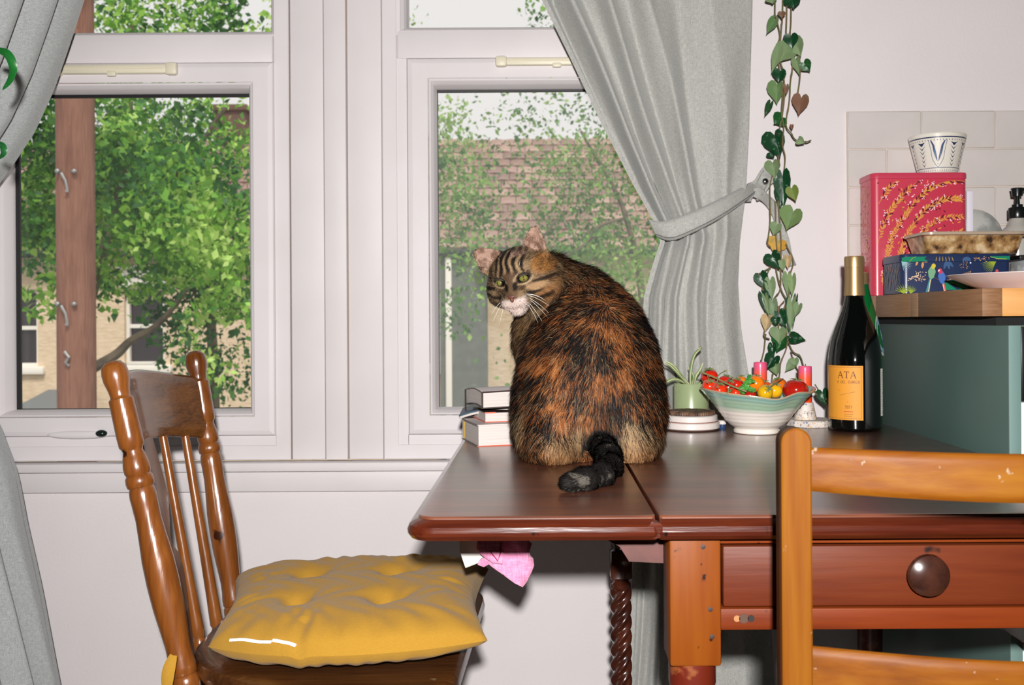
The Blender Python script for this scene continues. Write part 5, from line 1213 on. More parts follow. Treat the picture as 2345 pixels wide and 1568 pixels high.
ink = Ink(plane_fn((px0_+.0004, pyb, pz), (0, -1, 0), (0, 0, 1), (-1, 0, 0)))
for _ in range(170):
    x, y = random.uniform(.014, .066), random.uniform(.006, H_-.008); ink.leaf(x, y, random.uniform(.004, .009), .0022, random.uniform(0, 6.3), random.choice([gold, gold, (190, 120, 60), dk_, (176, 110, 60)]))
for k in range(4): ink.line([(.016+.012*k+.003*sin(q*9), .01+q*.21) for q in np.linspace(0, 1, 20)], .0009, (206, 138, 70))
ink.build('side_leaf_print', M_ink, tb1)
# blue and white bowl on the tin
bz = pz+pH+.0001; bcx, bcy = P(2147, 402, 2.043)[0], 2.043
bb_ = thing('patterned_cup', (bcx, bcy, bz), 'blue and white hand-painted beaker bowl on the pink tin', 'bowl')
R0, R1, Hb = .0385, .0565, .0790
MB().lathe([(R0-.003, 0), (R0, .002), (R1, Hb-.002), (R1-.001, Hb), (R1-.003, Hb-.0005), (R0-.003, .006), (.001, .005)], (bcx, bcy, bz), n=72, closed=True).build('bowl_body', mat('white_pottery', (226, 220, 208), .28, coat=.3), bb_)
def cone(u, v, k=0):
    r = R0+(R1-R0)*v/Hb+.0004+.00006*k; a = u/R1-.36; return Vector((bcx+r*sin(a), bcy-r*cos(a), bz+v))
ink = Ink(cone); nv = (38, 62, 108); nv2 = (52, 104, 150); nvd = (30, 44, 84)
def circ(v, w, c): ink.line([(q, v) for q in np.linspace(-.16, .16, 60)], w, c)
circ(Hb-.0095, .0024, nvd); circ(.0098, .0011, nv)
for q in np.arange(-.15, .15, .0062): ink.leaf(q, Hb-.0165, .0034, .0017, pi/2, (44, 48, 66)); ink.leaf(q, .0028, .0034, .0015, pi/2-.2, (70, 76, 96))
for c0 in (-.135, 0.0, .135):
    for s in (-1, 1):
        ink.poly([(c0+s*x, y) for x, y in ((.0010, .021), (.0060, .030), (.0100, .042), (.0118, .054), (.0160, .064), (.0125, .062), (.0075, .054), (.0045, .042), (.0018, .030))], nv if s < 0 else nv)
        ink.poly([(c0+s*x, y) for x, y in ((.0030, .026), (.0066, .034), (.0082, .044), (.0068, .048), (.0048, .038))], nv2)
        ink.line(spline([(c0, .0105), (c0+s*.0065, .017), (c0+s*.0130, .028), (c0+s*.0150, .042), (c0+s*.0175, .056), (c0+s*.0190, .064)], 5), .0010, nv)
    ink.dot(c0, .0175, .0012, nvd)
for c0 in (-.0675, .0675, -.036+.0, .036):
    if abs(c0) > .05: continue
    s = 1
    ink.poly([(c0-.0085, .0605), (c0+.0085, .0605), (c0, .0525)], nvd)
    for k in range(5):
        y = .046-.0082*k; w_ = .0090-.0006*k
        for sd in (-1, 1): ink.poly([(c0, y-.001), (c0+sd*w_, y+.0085), (c0+sd*w_*.5, y+.0050), (c0, y+.0016)], nvd)
for c0 in (-.066, .066, .095, -.095):
    ink.poly([(c0-.0085, .0605), (c0+.0085, .0605), (c0, .0525)], nvd)
    for k in range(5):
        y = .046-.0082*k
        for sd in (-1, 1): ink.poly([(c0, y-.001), (c0+sd*.008, y+.0085), (c0+sd*.004, y+.0050), (c0, y+.0016)], nvd)
ink.build('blue_painting', M_ink, bb_)

# blue parrot tin
qx0, qx1, qy0, qy1 = .6690, .8730, 1.842, 1.950; qH = .0735
M_nv = mat('navy_enamel', (30, 46, 84), .4, c2=(26, 42, 76), nscale=6, coat=.1)
t2, tb2_, tl2 = tin(qx0, qx1, qy0, qy1, .9632, qH, .0150, .012, 'navy_parrot_tin', M_nv, M_nv, 'navy tin printed with parrots and jungle leaves, lying flat', lip=.001)
ink = Ink(plane_fn((qx0, qy0+.0004, .9632), (1, 0, 0), (0, 0, 1), (0, -1, 0)))
def frond(x, y, a, L, n, c, w=.0014, spread=1.0):
    for k in range(n):
        q = a+(k/(n-1)-.5)*spread; ink.line([(x+cos(q)*L*s+.12*L*s*s*cos(q+1.3), y+sin(q)*L*s+.12*L*s*s*sin(q+1.3)) for s in (0, .35, .7, 1)], w, c, True)
S_ = lambda ax, ay: ((ax-470)/6.8*1.842/F*1.0, (800-ay)/6.8*1.842/F)      # print layout copied from the tin
def s(ax, ay): return S_(ax, ay)
gold2, lime, teal, steel, cream = (206, 150, 96), (150, 168, 48), (24, 128, 92), (62, 92, 132), (232, 196, 160)
frond(*s(470, 290), -.9, .020, 7, (150, 186, 190), .0016, 1.1)
frond(*s(500, 790), 1.6, .017, 9, lime, .0018, 2.2); frond(*s(600, 790), 1.2, .014, 7, lime, .0016, 1.5)
frond(*s(1950, 270), 3.75, .030, 9, lime, .0016, .9)
for a in (-1.9, -1.3, -.8): x, y = s(1170, 280); ink.leaf(x, y, .018, .0060, a, steel)
x, y = s(800, 300); ink.leaf(x, y, .013, .005, -1.7, gold2); ink.leaf(x, y, .011, .004, .05, gold2); x, y = s(720, 290); ink.leaf(x, y, .010, .004, -2.0, gold2)
for _ in range(46):
    x, y = s(random.uniform(670, 850), random.uniform(460, 600)); ink.leaf(x, y, .0022, .0014, random.uniform(0, 6), random.choice([cream, gold2, (240, 220, 190)]))
for k in range(16): x, y = s(560+k*9, 580-k*4+random.uniform(-16, 16)); ink.leaf(x, y, .003, .0016, .3, cream)
for k in range(26):
    x, y = s(1160+k*15, 600-k*5.5+(-.02*(k-13)**2*-1)); ink.leaf(x, y, .0026, .0013, .9 if k % 2 else -.2, gold2)
for pts, c in (([(1120, 640), (1250, 590), (1400, 580), (1470, 640), (1520, 740), (1160, 745)], teal), ([(1200, 650), (1300, 660), (1380, 740), (1320, 735)], (26, 44, 84))): ink.poly([s(*p) for p in pts], c)
ink.line([s(1230, 620), s(1350, 670), s(1500, 735)], .0006, (170, 170, 70))
for k in range(18): x, y = s(1440+random.uniform(-60, 60), 300+random.uniform(-5, 110)); ink.leaf(x, y, .002, .0012, random.uniform(0, 6), gold2)
ink.dot(*s(1540, 325), .0016, (220, 226, 240)); ink.dot(*s(1950, 452), .003, (206, 80, 84))
# the two parrots
def bird(cx_, top, flip, body_, head_, tail_):
    f = lambda a, b: s(cx_+flip*a, top+b)
    ink.line([f(-20, 200), f(-55, 320), f(-90, 450)], .0042, tail_); ink.line([f(-30, 250), f(-62, 440)], .0016, (236, 206, 160))
    ink.poly([f(-60, 210), f(-70, 120), f(-30, 50), (f(30, 60)), f(50, 130), f(20, 220), f(-20, 250)], body_)
    ink.poly([f(-25, 70), f(-10, 15), f(20, 0), f(48, 20), f(50, 50), f(20, 90)], head_); ink.poly([f(18, 20), f(46, 26), f(48, 55), f(28, 48)], (244, 228, 220)); ink.dot(*f(44, 42), .0006, (60, 40, 40))
bird(945, 330, 1, (120, 168, 130), (206, 190, 60), (70, 140, 150)); bird(1080, 405, -1, (72, 112, 184), (206, 60, 88), (206, 90, 100))
ink.line([s(900, 520), s(1060, 590), s(1140, 600)], .0008, (120, 80, 60))
ink.build('parrot_print', M_ink, tb2_)
ink = Ink(plane_fn((qx0-.0008, qy0-.001, .9632+qH-.0155), (1, 0, 0), (0, 0, 1), (0, -1, 0))); 
def s2(ax, ay): return ((ax-470)/6.8*1.842/F, (270-ay)/6.8*1.842/F)
ink.poly([s2(*p) for p in ((480, 262), (470, 200), (540, 182), (860, 182), (820, 215), (880, 252), (640, 262))], teal); ink.poly([s2(*p) for p in ((1850, 182), (2150, 182), (2150, 240), (2000, 225), (1900, 205))], teal)
ink.line([s2(590, 262), s2(640, 205), (s2(690, 182))], .0008, (160, 170, 60)); ink.line([s2(1850, 190), s2(1960, 222), s2(2100, 226)], .0009, (190, 190, 70))
for k in range(6): ink.leaf(*s2(1000+k*55, 262), .010, .0020, 1.4+.1*k, (150, 126, 70))
for k in range(4): ink.leaf(*s2(1420+k*40, 262), .0095, .0045, 1.1+.3*k, steel)
for k in range(26): ink.leaf(*s2(random.uniform(1590, 1820), random.uniform(190, 258)), .0022, .0013, random.uniform(0, 6), gold2)
ink.build('lid_print', M_ink, tl2)
ink = Ink(plane_fn((qx0+.0002, qy1, .9632), (0, -1, 0), (0, 0, 1), (-1, 0, 0)))
for _ in range(60): ink.leaf(random.uniform(.014, .09), random.uniform(.004, .05), random.uniform(.006, .014), .002, random.uniform(1, 2), random.choice([(60, 110, 70), (30, 70, 60), (170, 70, 54), (60, 90, 110), (120, 90, 50)]))
ink.build('side_print', M_ink, tb2_)

# plastic tub with crumbly food
gz = .9632+qH+.0002
tubx0, tubx1, tuby0, tuby1 = P(2124, 585, 1.852)[0], P(2338, 585, 1.852)[0], 1.850, 1.945
tb3 = thing('food_tub', ((tubx0+tubx1)/2, 1.9, gz), 'clear plastic tub of brown crumble on the navy tin', 'container')
def tubshell(rows, name, m):
    mb = MB(); vs = []
    for ins, z in rows: vs += [(a, b, z) for a, b in rrect(tubx0+ins, tubx1-ins, tuby0+ins, tuby1-ins, [.018]*4, 5)]
    mm = 24; k = len(rows); mb.add(vs, [(i*mm+j, i*mm+(j+1) % mm, (i+1)*mm+(j+1) % mm, (i+1)*mm+j) for i in range(k-1) for j in range(mm)]+[tuple(range(mm-1, -1, -1)), tuple(range((k-1)*mm, k*mm))]); return mb.build(name, m, tb3, auto=40)
def crumb():
    m, nt, b = newmat('crumble'); N = nt.nodes.new; L = nt.links.new; tc = N('ShaderNodeTexCoord'); n = N('ShaderNodeTexNoise'); n.inputs['Scale'].default_value = 55; n.inputs['Detail'].default_value = 6; L(tc.outputs['Object'], n.inputs['Vector'])
    r = N('ShaderNodeValToRGB'); e = r.color_ramp.elements; e[0].position = .34; e[0].color = lin((52, 34, 22))+(1,); e[1].position = .68; e[1].color = lin((206, 182, 144))+(1,)
    for p, c in ((.44, (136, 100, 60)), (.56, (176, 142, 96))): k = e.new(p); k.color = lin(c)+(1,)
    L(n.outputs[0], r.inputs[0]); L(r.outputs[0], b.inputs['Base Color']); b.inputs['Roughness'].default_value = .3; b.inputs['Coat Weight'].default_value = .5; b.inputs['Coat Roughness'].default_value = .25
    bp = N('ShaderNodeBump'); bp.inputs['Distance'].default_value = .004; L(n.outputs[0], bp.inputs['Height']); L(bp.outputs[0], b.inputs['Normal']); return m
tubshell([(.004, gz), (.0006, gz+.002), (-.006, gz+.030), (-.008, gz+.034), (.0, gz+.035)], 'crumble', crumb())
M_clear = mat('frosted_plastic', (168, 150, 130), .3, coat=.3)
mb = MB(); vs = []; rows = [(-.0075, gz+.0345), (-.0120, gz+.0355), (-.0120, gz+.0400), (-.0105, gz+.0410), (-.007, gz+.0400), (-.006, gz+.0355)]
for ins, z in rows: vs += [(a, b, z) for a, b in rrect(tubx0+ins, tubx1-ins, tuby0+ins, tuby1-ins, [.018-ins*.3]*4, 5)]
mb.add(vs, [(i*24+j, i*24+(j+1) % 24, ((i+1) % 6)*24+(j+1) % 24, ((i+1) % 6)*24+j) for i in range(6) for j in range(24)]); mb.build('rim', M_clear, tb3)
bt = MB().bb(P(2318, 590, 1.9)[0], P(2342, 590, 1.9)[0]+.03, 1.87, 1.93, gz-.010, gz-.0012, .002).build('black_tray', mat('black_plastic', (14, 16, 16), .4), loc=(.92, 1.9, gz-.01))
tag(bt, 'small black tray edge under the right end of the food tub', 'tray')
wb_ = thing('white_packet', (P(2345, 630, 1.92)[0], 1.92, .9632), 'pale grey and white packet right of the navy tin', 'packet')
MB().bb(P(2321, 630, 1.92)[0], P(2380, 630, 1.92)[0], 1.875, 1.935, .9632, gz-.0102, .003).build('packet', mat('pale_pack', (206, 208, 206), .5, c2=(176, 180, 180), nscale=30, lo=.5, hi=.52), wb_)
# plate
pxc, pyc, pr_ = P(2205, 640, 1.62)[0]+.132, 1.655, .134
pl = MB().lathe([(.072, 0), (.076, .0005), (.080, .003), (.100, .010), (.122, .0195), (.134, .0260), (.1342, .0268), (.132, .0268), (.118, .0195), (.098, .0125), (.075, .006), (.001, .0055)], (0, 0, 0), n=80, closed=True).build('plate', mat('pink_white_glaze', (228, 212, 212), .2, coat=.4), loc=(0, 0, 0))
pl.location = (pxc, pyc, .9632); tag(pl, 'shallow white plate at the front edge of the worktop', 'plate')
# soap pump
sx_, sy_ = P(2330, 520, 2.0)[0], 2.0
so = thing('soap_dispenser', (sx_, sy_, .9632), 'clear soap bottle with black pump at the right edge', 'dispenser')
zt_ = E+(AY-437)*2.0/F
M_bp = mat('black_pump', (18, 22, 22), .25)
zb_ = lambda py: E+(AY-py)*2.0/F
MB().lathe([(.030, .9632), (.033, .967), (.033, zb_(560)), (.030, zb_(535)), (.020, zb_(523)), (.014, zb_(505)), (.0125, zb_(500))], (sx_, sy_, 0), n=32).build('bottle', mat('clear_soap', (176, 172, 164), .15, coat=.5), so)
MB().lathe([(.0165, zb_(507)), (.0172, zb_(505)), (.0172, zb_(484)), (.0160, zb_(482)), (.0105, zb_(481)), (.0105, zb_(475)), (.0050, zb_(474)), (.0040, zb_(457)), (.0100, zb_(456)), (.0115, zb_(442)), (.0125, zb_(438)), (.010, zb_(437))], (sx_, sy_, 0), n=28).tube([(sx_, sy_, zb_(441)), (sx_+.035, sy_-.004, zb_(440))], .0035, 8).build('pump', M_bp, so)
# glass bowl stood on edge behind, and the sheet of card beside the pink tin
gbx = P(2236, 540, 2.04)[0]
gl = MB().ell((0, 0, 0), (.060, .022, .060), 36, 18).build('glass_bowl', mat('greyish_glass', (188, 188, 182), .12, c2=(150, 152, 148), nscale=25, coat=.6, lo=.45, hi=.6), loc=(0, 0, 0))
gl.location = (gbx+.006, 2.066, E+(AY-482)*2.04/F-.060); tag(gl, 'greyish glass bowl stood on edge behind the food tub', 'bowl')
gst = MB().bb(gbx-.032, gbx+.045, 2.045, 2.08, .9632, gl.location.z-.052, .004).build('glass_dish', mat('cloudy_glass', (176, 178, 172), .2, coat=.5), loc=(gbx, 2.06, .9632)); tag(gst, 'cloudy glass dish behind the food tub holding the glass bowl', 'dish')
cd = MB().bb(P(2222, 500, 2.03)[0], P(2236, 500, 2.03)[0], 2.045, 2.075, .9632, E+(AY-441)*2.03/F, .0008).build('white_card', mat('white_card_b', (226, 222, 232), .6), loc=(P(2229, 500, 2.03)[0], 2.03, .9632)); tag(cd, 'upright white card against the right side of the pink tin', 'card')

# ------------------------------------------------------------------ trailing vine on the wall
vine = thing('trailing_vine', tuple(P(1795, -350, 2.05)), 'trailing heart-leaf vine hanging down the wall beside the curtain', 'plant')
dv = 2.055
def heart(n=20):
    pts = []
    for k in range(n):
        t = 2*pi*k/n; x = 16*sin(t)**3/34; y = (13*cos(t)-5*cos(2*t)-2*cos(3*t)-cos(4*t))/32; pts.append((x, y))
    return pts
HP = heart()
def hleaf(px, py, w, h, ang, c, fold=.5, d=dv, under=None):
    w_, h_ = w*d/F*1.28, h*d/F*1.18; c0 = P(px, py, d); ca, sa = cos(ang), sin(ang); vs = []; cols = []
    def pt(x, y, k=0):
        X, Y = x*w_, y*h_; dep = fold*abs(X)*1.0-.004*y+.0015*sin(y*7)
        return c0+Vector((X*ca-Y*sa, dep-.006, X*sa+Y*ca))
    mid = [pt(0, y) for y in (.36, .1, -.2, -.5)]
    inner = [pt(x*.5, y*.5) for x, y in HP]; outer = [pt(x, y) for x, y in HP]
    n = len(HP); v = [pt(0, 0)]+inner+outer
    fs = [(0, 1+i, 1+(i+1) % n) for i in range(n)]+[(1+i, 1+n+i, 1+n+(i+1) % n, 1+(i+1) % n) for i in range(n)]
    lc_ = lin(c); cols = [lc_]*len(v)
    MB().add(v, fs, cols).build('leaf', M_lf if sum(c) < 260 else M_lfu, vine, auto=0)
M_lfu = mat('leaf_underside', (120, 140, 100), .6, vc=True, c2=(104, 126, 88), nscale=60, lo=.5, hi=.9, spec=.3)
DG, MG, LG, BRN, TAN, ORG, YG = (18, 62, 34), (30, 84, 38), (118, 140, 98), (118, 82, 62), (192, 164, 122), (208, 158, 70), (108, 124, 50)
for L_ in [(1767, 0, 24, 18, .2, LG), (1815, 5, 34, 30, .1, DG), (1767, 56, 20, 46, -.5, (92, 128, 78)), (1789, 34, 16, 16, 0, BRN), (1822, 104, 38, 50, .4, LG), (1811, 92, 30, 36, .1, DG), (1798, 118, 44, 48, -.5, LG), (1777, 132, 20, 66, -.3, LG), (1844, 151, 30, 30, .6, MG), (1824, 148, 18, 44, .2, LG), (1784, 172, 28, 34, -.1, DG), (1778, 207, 34, 56, 0, (104, 134, 84)),
           (1799, 204, 12, 26, 0, BRN), (1832, 236, 34, 50, -.15, BRN), (1759, 246, 14, 40, -.4, (36, 74, 40)), (1785, 274, 34, 30, -.9, MG), (1776, 325, 46, 66, .25, DG), (1766, 354, 18, 18, .6, DG), (1770, 384, 30, 44, .15, LG), (1792, 424, 34, 90, .05, DG), (1786, 446, 22, 60, 0, DG), (1815, 441, 26, 38, .3, YG), (1811, 496, 46, 56, -.35, (112, 138, 84)), (1775, 522, 24, 32, -.3, LG), (1779, 560, 42, 38, -.4, ORG),
           (1832, 323, 18, 20, 1, LG), (1812, 291, 8, 14, 0, BRN), (1772, 594, 34, 46, .5, DG), (1803, 597, 18, 34, 0, TAN), (1790, 606, 16, 28, .2, LG), (1745, 640, 28, 46, .4, DG), (1764, 656, 22, 54, .1, LG), (1758, 660, 16, 44, .1, DG), (1802, 645, 18, 58, 0, LG), (1813, 648, 18, 56, 0, (128, 152, 100)), (1748, 690, 14, 60, .25, DG), (1754, 694, 14, 56, .2, LG), (1769, 703, 24, 54, .1, (124, 146, 112)),
           (1805, 715, 12, 86, 0, DG), (1811, 714, 18, 84, -.05, LG), (1819, 706, 10, 82, -.1, DG), (1825, 706, 18, 34, -.3, LG), (1756, 736, 24, 42, -.2, TAN), (1788, 727, 28, 46, .4, DG), (1776, 734, 20, 22, 0, DG), (1783, 764, 36, 40, 0, LG), (1788, 782, 38, 46, -.4, MG), (1822, 774, 24, 40, 1.35, DG), (1766, 826, 30, 46, -.6, DG), (1768, 800, 16, 40, 0, DG), (1775, 842, 24, 32, .2, LG), (1811, 834, 20, 38, -.7, LG), (1819, 828, 18, 22, .2, (116, 140, 98))]:
    hleaf(*L_[:6], fold=random.uniform(.3, .8), d=dv-random.uniform(0, .03))
hleaf(1884, 906, 26, 40, .25, DG, d=1.93)
M_vst = mat('vine_stem', (96, 104, 62), .7, c2=(120, 92, 62), nscale=40)
for pts in ([(1785, -350), (1775, 0), (1778, 40), (1786, 80), (1780, 110), (1785, 160), (1792, 210), (1790, 260), (1795, 290), (1792, 330), (1798, 360), (1795, 400)], [(1800, -350), (1793, 0), (1790, 60), (1786, 130), (1795, 175), (1795, 240), (1780, 330), (1786, 380)], [(1805, -350), (1802, 10), (1801, 90), (1815, 140), (1810, 190), (1808, 230), (1800, 285), (1812, 305), (1822, 320), (1845, 325), (1857, 321)],
            [(1812, -350), (1812, 20), (1810, 80), (1830, 130), (1832, 175), (1827, 215)], [(1769, 400), (1763, 430), (1764, 500), (1760, 540), (1757, 556), (1764, 566)], [(1776, 460), (1777, 540), (1780, 590), (1778, 620), (1790, 665), (1800, 690), (1786, 730)], [(1782, 460), (1788, 540), (1788, 600), (1787, 660), (1775, 680)], [(1808, 470), (1811, 475)],
            [(1800, 560), (1816, 596), (1812, 620), (1806, 640)], [(1765, 612), (1740, 626), (1736, 630)], [(1763, 612), (1748, 650), (1746, 665)], [(1795, 690), (1785, 705), (1795, 735), (1802, 755), (1800, 770)], [(1766, 730), (1753, 750), (1750, 770), (1762, 776)], [(1753, 765), (1750, 800), (1742, 830), (1737, 840)], [(1804, 775), (1800, 800), (1788, 830), (1785, 860), (1776, 900)], [(1804, 780), (1816, 805), (1832, 815), (1840, 838)], [(1812, 805), (1815, 820), (1822, 838), (1829, 850)],
            [(1770, 855), (1765, 890), (1763, 920)], [(1806, 690), (1809, 640)], [(1783, 700), (1783, 760)]):
    pp = spline([(a, b, dv+.008) for a, b in pts], 5) if len(pts) > 2 else [(a, b, dv) for a, b in pts]
    MB().tube([P(q[0], q[1], dv-.01+.006*sin(i*.5)) for i, q in enumerate(pp)], [.0014 if i % 9 else .0020 for i in range(len(pp))], 6).build('stem', M_vst, vine)
for pts in ([(1866, 880, 1.93), (1878, 898, 1.93), (1893, 915, 1.925), (1900, 940, 1.92)], [(1862, 895, 1.93), (1880, 912, 1.93), (1905, 935, 1.92)], [(1752, 850, 2.0), (1728, 856, 1.97), (1722, 868, 1.96), (1730, 872, 1.95)]):
    MB().tube([P(*q) for q in spline(pts, 5)], .0013, 6).build('stem', M_vst, vine)
pc_ = P(1797, -350, 2.05)
MB().lathe([(.035, -.0), (.045, .07), (.047, .075), (.040, .075), (.036, .05), (.001, .05)], tuple(pc_), n=28, closed=True).build('planter', M_wc, vine)
MB().bb(pc_[0]-.09, pc_[0]+.09, 1.99, D, pc_[2]-.018, pc_[2]-.001, .002).build('trim_6', M_paint, loc=(pc_[0], D, pc_[2]-.018), kind='structure')
# ------------------------------------------------------------------ the cat
import openvdb as vdb
def cat():
    H = .0019
    lo = np.array((-.115, 1.06, ZT-.004)); hi = np.array((.225, 1.74, ZT+.385))
    nx = np.ceil((hi-lo)/H).astype(int); A = np.full(nx, .03, 'f')
    ax = [lo[i]+H*np.arange(nx[i]) for i in range(3)]
    def region(c, r, m=.03):
        s = []
        for i in range(3):
            a = max(0, int((c[i]-r-m-lo[i])/H)); b = min(nx[i], int((c[i]+r+m-lo[i])/H)+2); s.append(slice(a, b))
        X, Y, Z = np.meshgrid(ax[0][s[0]], ax[1][s[1]], ax[2][s[2]], indexing='ij'); return tuple(s), X-c[0], Y-c[1], Z-c[2]
    def smin(a, b, k): h = np.clip(.5+.5*(b-a)/k, 0, 1); return b*(1-h)+a*h-k*h*(1-h)
    def ell_sdf(X, Y, Z, r, R=None):
        if R is not None:
            R = np.array(R); X, Y, Z = (R[0, 0]*X+R[1, 0]*Y+R[2, 0]*Z, R[0, 1]*X+R[1, 1]*Y+R[2, 1]*Z, R[0, 2]*X+R[1, 2]*Y+R[2, 2]*Z)
        k0 = np.sqrt((X/r[0])**2+(Y/r[1])**2+(Z/r[2])**2); k1 = np.sqrt((X/r[0]**2)**2+(Y/r[1]**2)**2+(Z/r[2]**2)**2)+1e-9
        return k0*(k0-1)/k1
    def add(c, r, k=.02, R=None, sub=False):
        s, X, Y, Z = region(c, max(r), .03); d = ell_sdf(X, Y, Z, r, R).astype('f')
        if sub: A[s] = -smin(-A[s], d, k)
        else: A[s] = smin(A[s], d, k)
    def cap(p, q, ra, rb, k=.015):
        p, q = np.array(p), np.array(q); c = (p+q)/2; L = np.linalg.norm(q-p)/2+max(ra, rb)
        s, X, Y, Z = region(c, L); ba = q-p; X = X+c[0]-p[0]; Y = Y+c[1]-p[1]; Z = Z+c[2]-p[2]
        h = np.clip((X*ba[0]+Y*ba[1]+Z*ba[2])/(ba@ba), 0, 1); d = np.sqrt((X-h*ba[0])**2+(Y-h*ba[1])**2+(Z-h*ba[2])**2)-(ra+(rb-ra)*h)
        A[s] = smin(A[s], d.astype('f'), k)
    pc = lambda a, b, d: tuple(P(a, b, d))
    # trunk
    add(pc(1349, 948, 1.470), (.1045, .098, .094), .03)
    add(pc(1349, 875, 1.480), (.1045, .094, .088), .03)
    add(pc(1354, 800, 1.500), (.090, .083, .078), .03)
    add(pc(1350, 735, 1.525), (.069, .068, .060), .03)
    add(pc(1322, 684, 1.545), (.048, .050, .042), .03)
    add(pc(1268, 640, 1.560), (.030, .036, .036), .02)          # nape
    cap(pc(1300, 680, 1.545), pc(1222, 660, 1.535), .046, .040, .025)
    add(pc(1252, 790, 1.575), (.046, .052, .085), .03)          # chest
    cap(pc(1232, 700, 1.565), pc(1240, 770, 1.58), .030, .040, .02)
    for sx in (-.028, .034):                                    # front legs and paws on the far side
        x0 = P(1290, 900, 1.6)[0]+sx; cap((x0, 1.590, ZT+.14), (x0-.002, 1.625, ZT+.018), .026, .0155, .02); add((x0-.003, 1.642, ZT+.010), (.016, .024, .011), .008)
    # haunches and hind feet
    add(pc(1264, 985, 1.445), (.048, .086, .070), .03); add(pc(1434, 985, 1.455), (.046, .082, .070), .03)
    add((P(1262, 1050, 1.40)[0], 1.405, ZT+.022), (.036, .066, .024), .02); add((P(1446, 1045, 1.42)[0], 1.425, ZT+.022), (.034, .066, .024), .02)
    add((P(1236, 1050, 1.45)[0], 1.50, ZT+.012), (.020, .060, .014), .012); add((P(1468, 1050, 1.45)[0], 1.50, ZT+.012), (.020, .060, .014), .012)
    # tail
    def tp(px, pyc, r): d = (E-ZT)*F/(pyc-AY); q = P(px, pyc, d); return (q[0], d+r*.6, ZT+r)
    T = [(P(1372, 1020, 1.385)[0], 1.388, ZT+.030), (P(1392, 1050, 1.33)[0], 1.315, ZT+.018), tp(1400, 1094, .0130), tp(1380, 1114, .0125), tp(1342, 1125, .0120), tp(1304, 1130, .0115)]
    rr = [.019, .0155, .0130, .0125, .0120, .0112]
    for i in range(5): cap(T[i], T[i+1], rr[i], rr[i+1], .012)
    # head, in its own frame: x = to the picture's right, f = out of the face, u = up
    yaw, pitch, roll = radians(20), radians(13), radians(9)
    Fv = Vector((-sin(yaw)*cos(pitch), -cos(yaw)*cos(pitch), -sin(pitch))); X0 = Vector((cos(yaw), -sin(yaw), 0)); U0 = X0.cross(-Fv).normalized()
    U0 = Fv.cross(X0).normalized() if Fv.cross(X0).z > 0 else X0.cross(Fv).normalized()
    Xv = X0*cos(roll)+U0*sin(roll); Uv = U0*cos(roll)-X0*sin(roll)
    HC = P(1194, 640, 1.505); S0 = 1.0
    HM = Matrix((Xv, Fv, Uv)).transposed()      # columns
    def hp(x, f, u): return HC+(Xv*x+Fv*f+Uv*u)*S0
    def hadd(x, f, u, r, k=.01, rot=None, sub=False):
        R = HM if rot is None else HM @ rot; add(tuple(hp(x, f, u)), tuple(q*S0 for q in r), k, R, sub)
    hadd(0, -.004, .006, (.049, .043, .042), .015)
    hadd(.004, -.028, -.002, (.045, .036, .040), .02)
    hadd(-.028, .002, -.012, (.0275, .029, .026), .012); hadd(.030, .002, -.013, (.0295, .029, .028), .012)
    hadd(0, .020, .018, (.030, .022, .020), .012)               # brow
    hadd(0, .028, -.020, (.022, .022, .018), .010)              # muzzle root
    hadd(-.0110, .038, -.0255, (.0140, .0125, .0105), .008); hadd(.0110, .038, -.0255, (.0140, .0125, .0105), .008)
    hadd(0, .034, -.0375, (.0130, .0125, .0090), .008)          # chin
    cap(tuple(hp(0, .028, .016)), tuple(hp(0, .0445, -.015)), .0115, .0080, .010)
    hadd(-.0185, .0445, .0065, (.0105, .0085, .0070), .006, None, True); hadd(.0185, .0445, .0065, (.0105, .0085, .0070), .006, None, True)
    # ears: thin-walled tapering cones, hollow towards the front
    def cone_ear(hp_, Rm, b0, t0, L):
        p0 = np.array(hp_(*b0)); c = (p0+np.array(hp_(*t0)))/2; s, X, Y, Z = region(c, L*.6, .02)
        X = X+c[0]-p0[0]; Y = Y+c[1]-p0[1]; Z = Z+c[2]-p0[2]; Rn = np.array(Rm)
        lx = (Rn[0, 0]*X+Rn[1, 0]*Y+Rn[2, 0]*Z)/S0; ly = (Rn[0, 1]*X+Rn[1, 1]*Y+Rn[2, 1]*Z)/S0; lz = (Rn[0, 2]*X+Rn[1, 2]*Y+Rn[2, 2]*Z)/S0
        t = np.clip(lz/L, 0, 1); w = .0215*(1-t)**.62*(1+.25*t)+.0012; ly2 = ly+.0075*(1-(lx/np.maximum(w, .002))**2).clip(0, 1)*(1-t*.6)
        d = np.maximum(np.maximum(np.abs(lx)-w, np.abs(ly2)-(.0030-.0008*t)), np.maximum(lz-L, -lz-.004)); A[s] = smin(A[s], (d*.8).astype('f'), .004)
    for (x, u, tx_, tu, lean, yw) in ((-.033, .026, -.066, .057, .62, -.30), (.029, .033, .039, .074, -.06, .25)):
        cx_, cu_ = x*.45+tx_*.55, u*.45+tu*.55; a = atan2(-(tx_-x), tu-u); L = sqrt((tx_-x)**2+(tu-u)**2)
        Rr = Matrix.Rotation(-a, 3, 'Y') @ Matrix.Rotation(yw, 3, 'Z')
        bx_, bu_ = x*.92+tx_*.08, u*.92+tu*.08
        cone_ear(hp, HM @ Rr, (x, -.003, u), (tx_, -.004, tu), L)
    # cut flat on the table
    Zc = ax[2][None, None, :]; A[:] = np.maximum(A, (ZT+.0006-Zc).astype('f'))
    g = vdb.FloatGrid(); g.background = .03; g.copyFromArray(A); g.transform = vdb.createLinearTransform(H)
    pts, tri, quads = g.convertToPolygons(0.0, 0.0) if hasattr(g, 'convertToPolygons') else (*g.convertToQuads(0.0), None)
    pts = np.array(pts)+lo
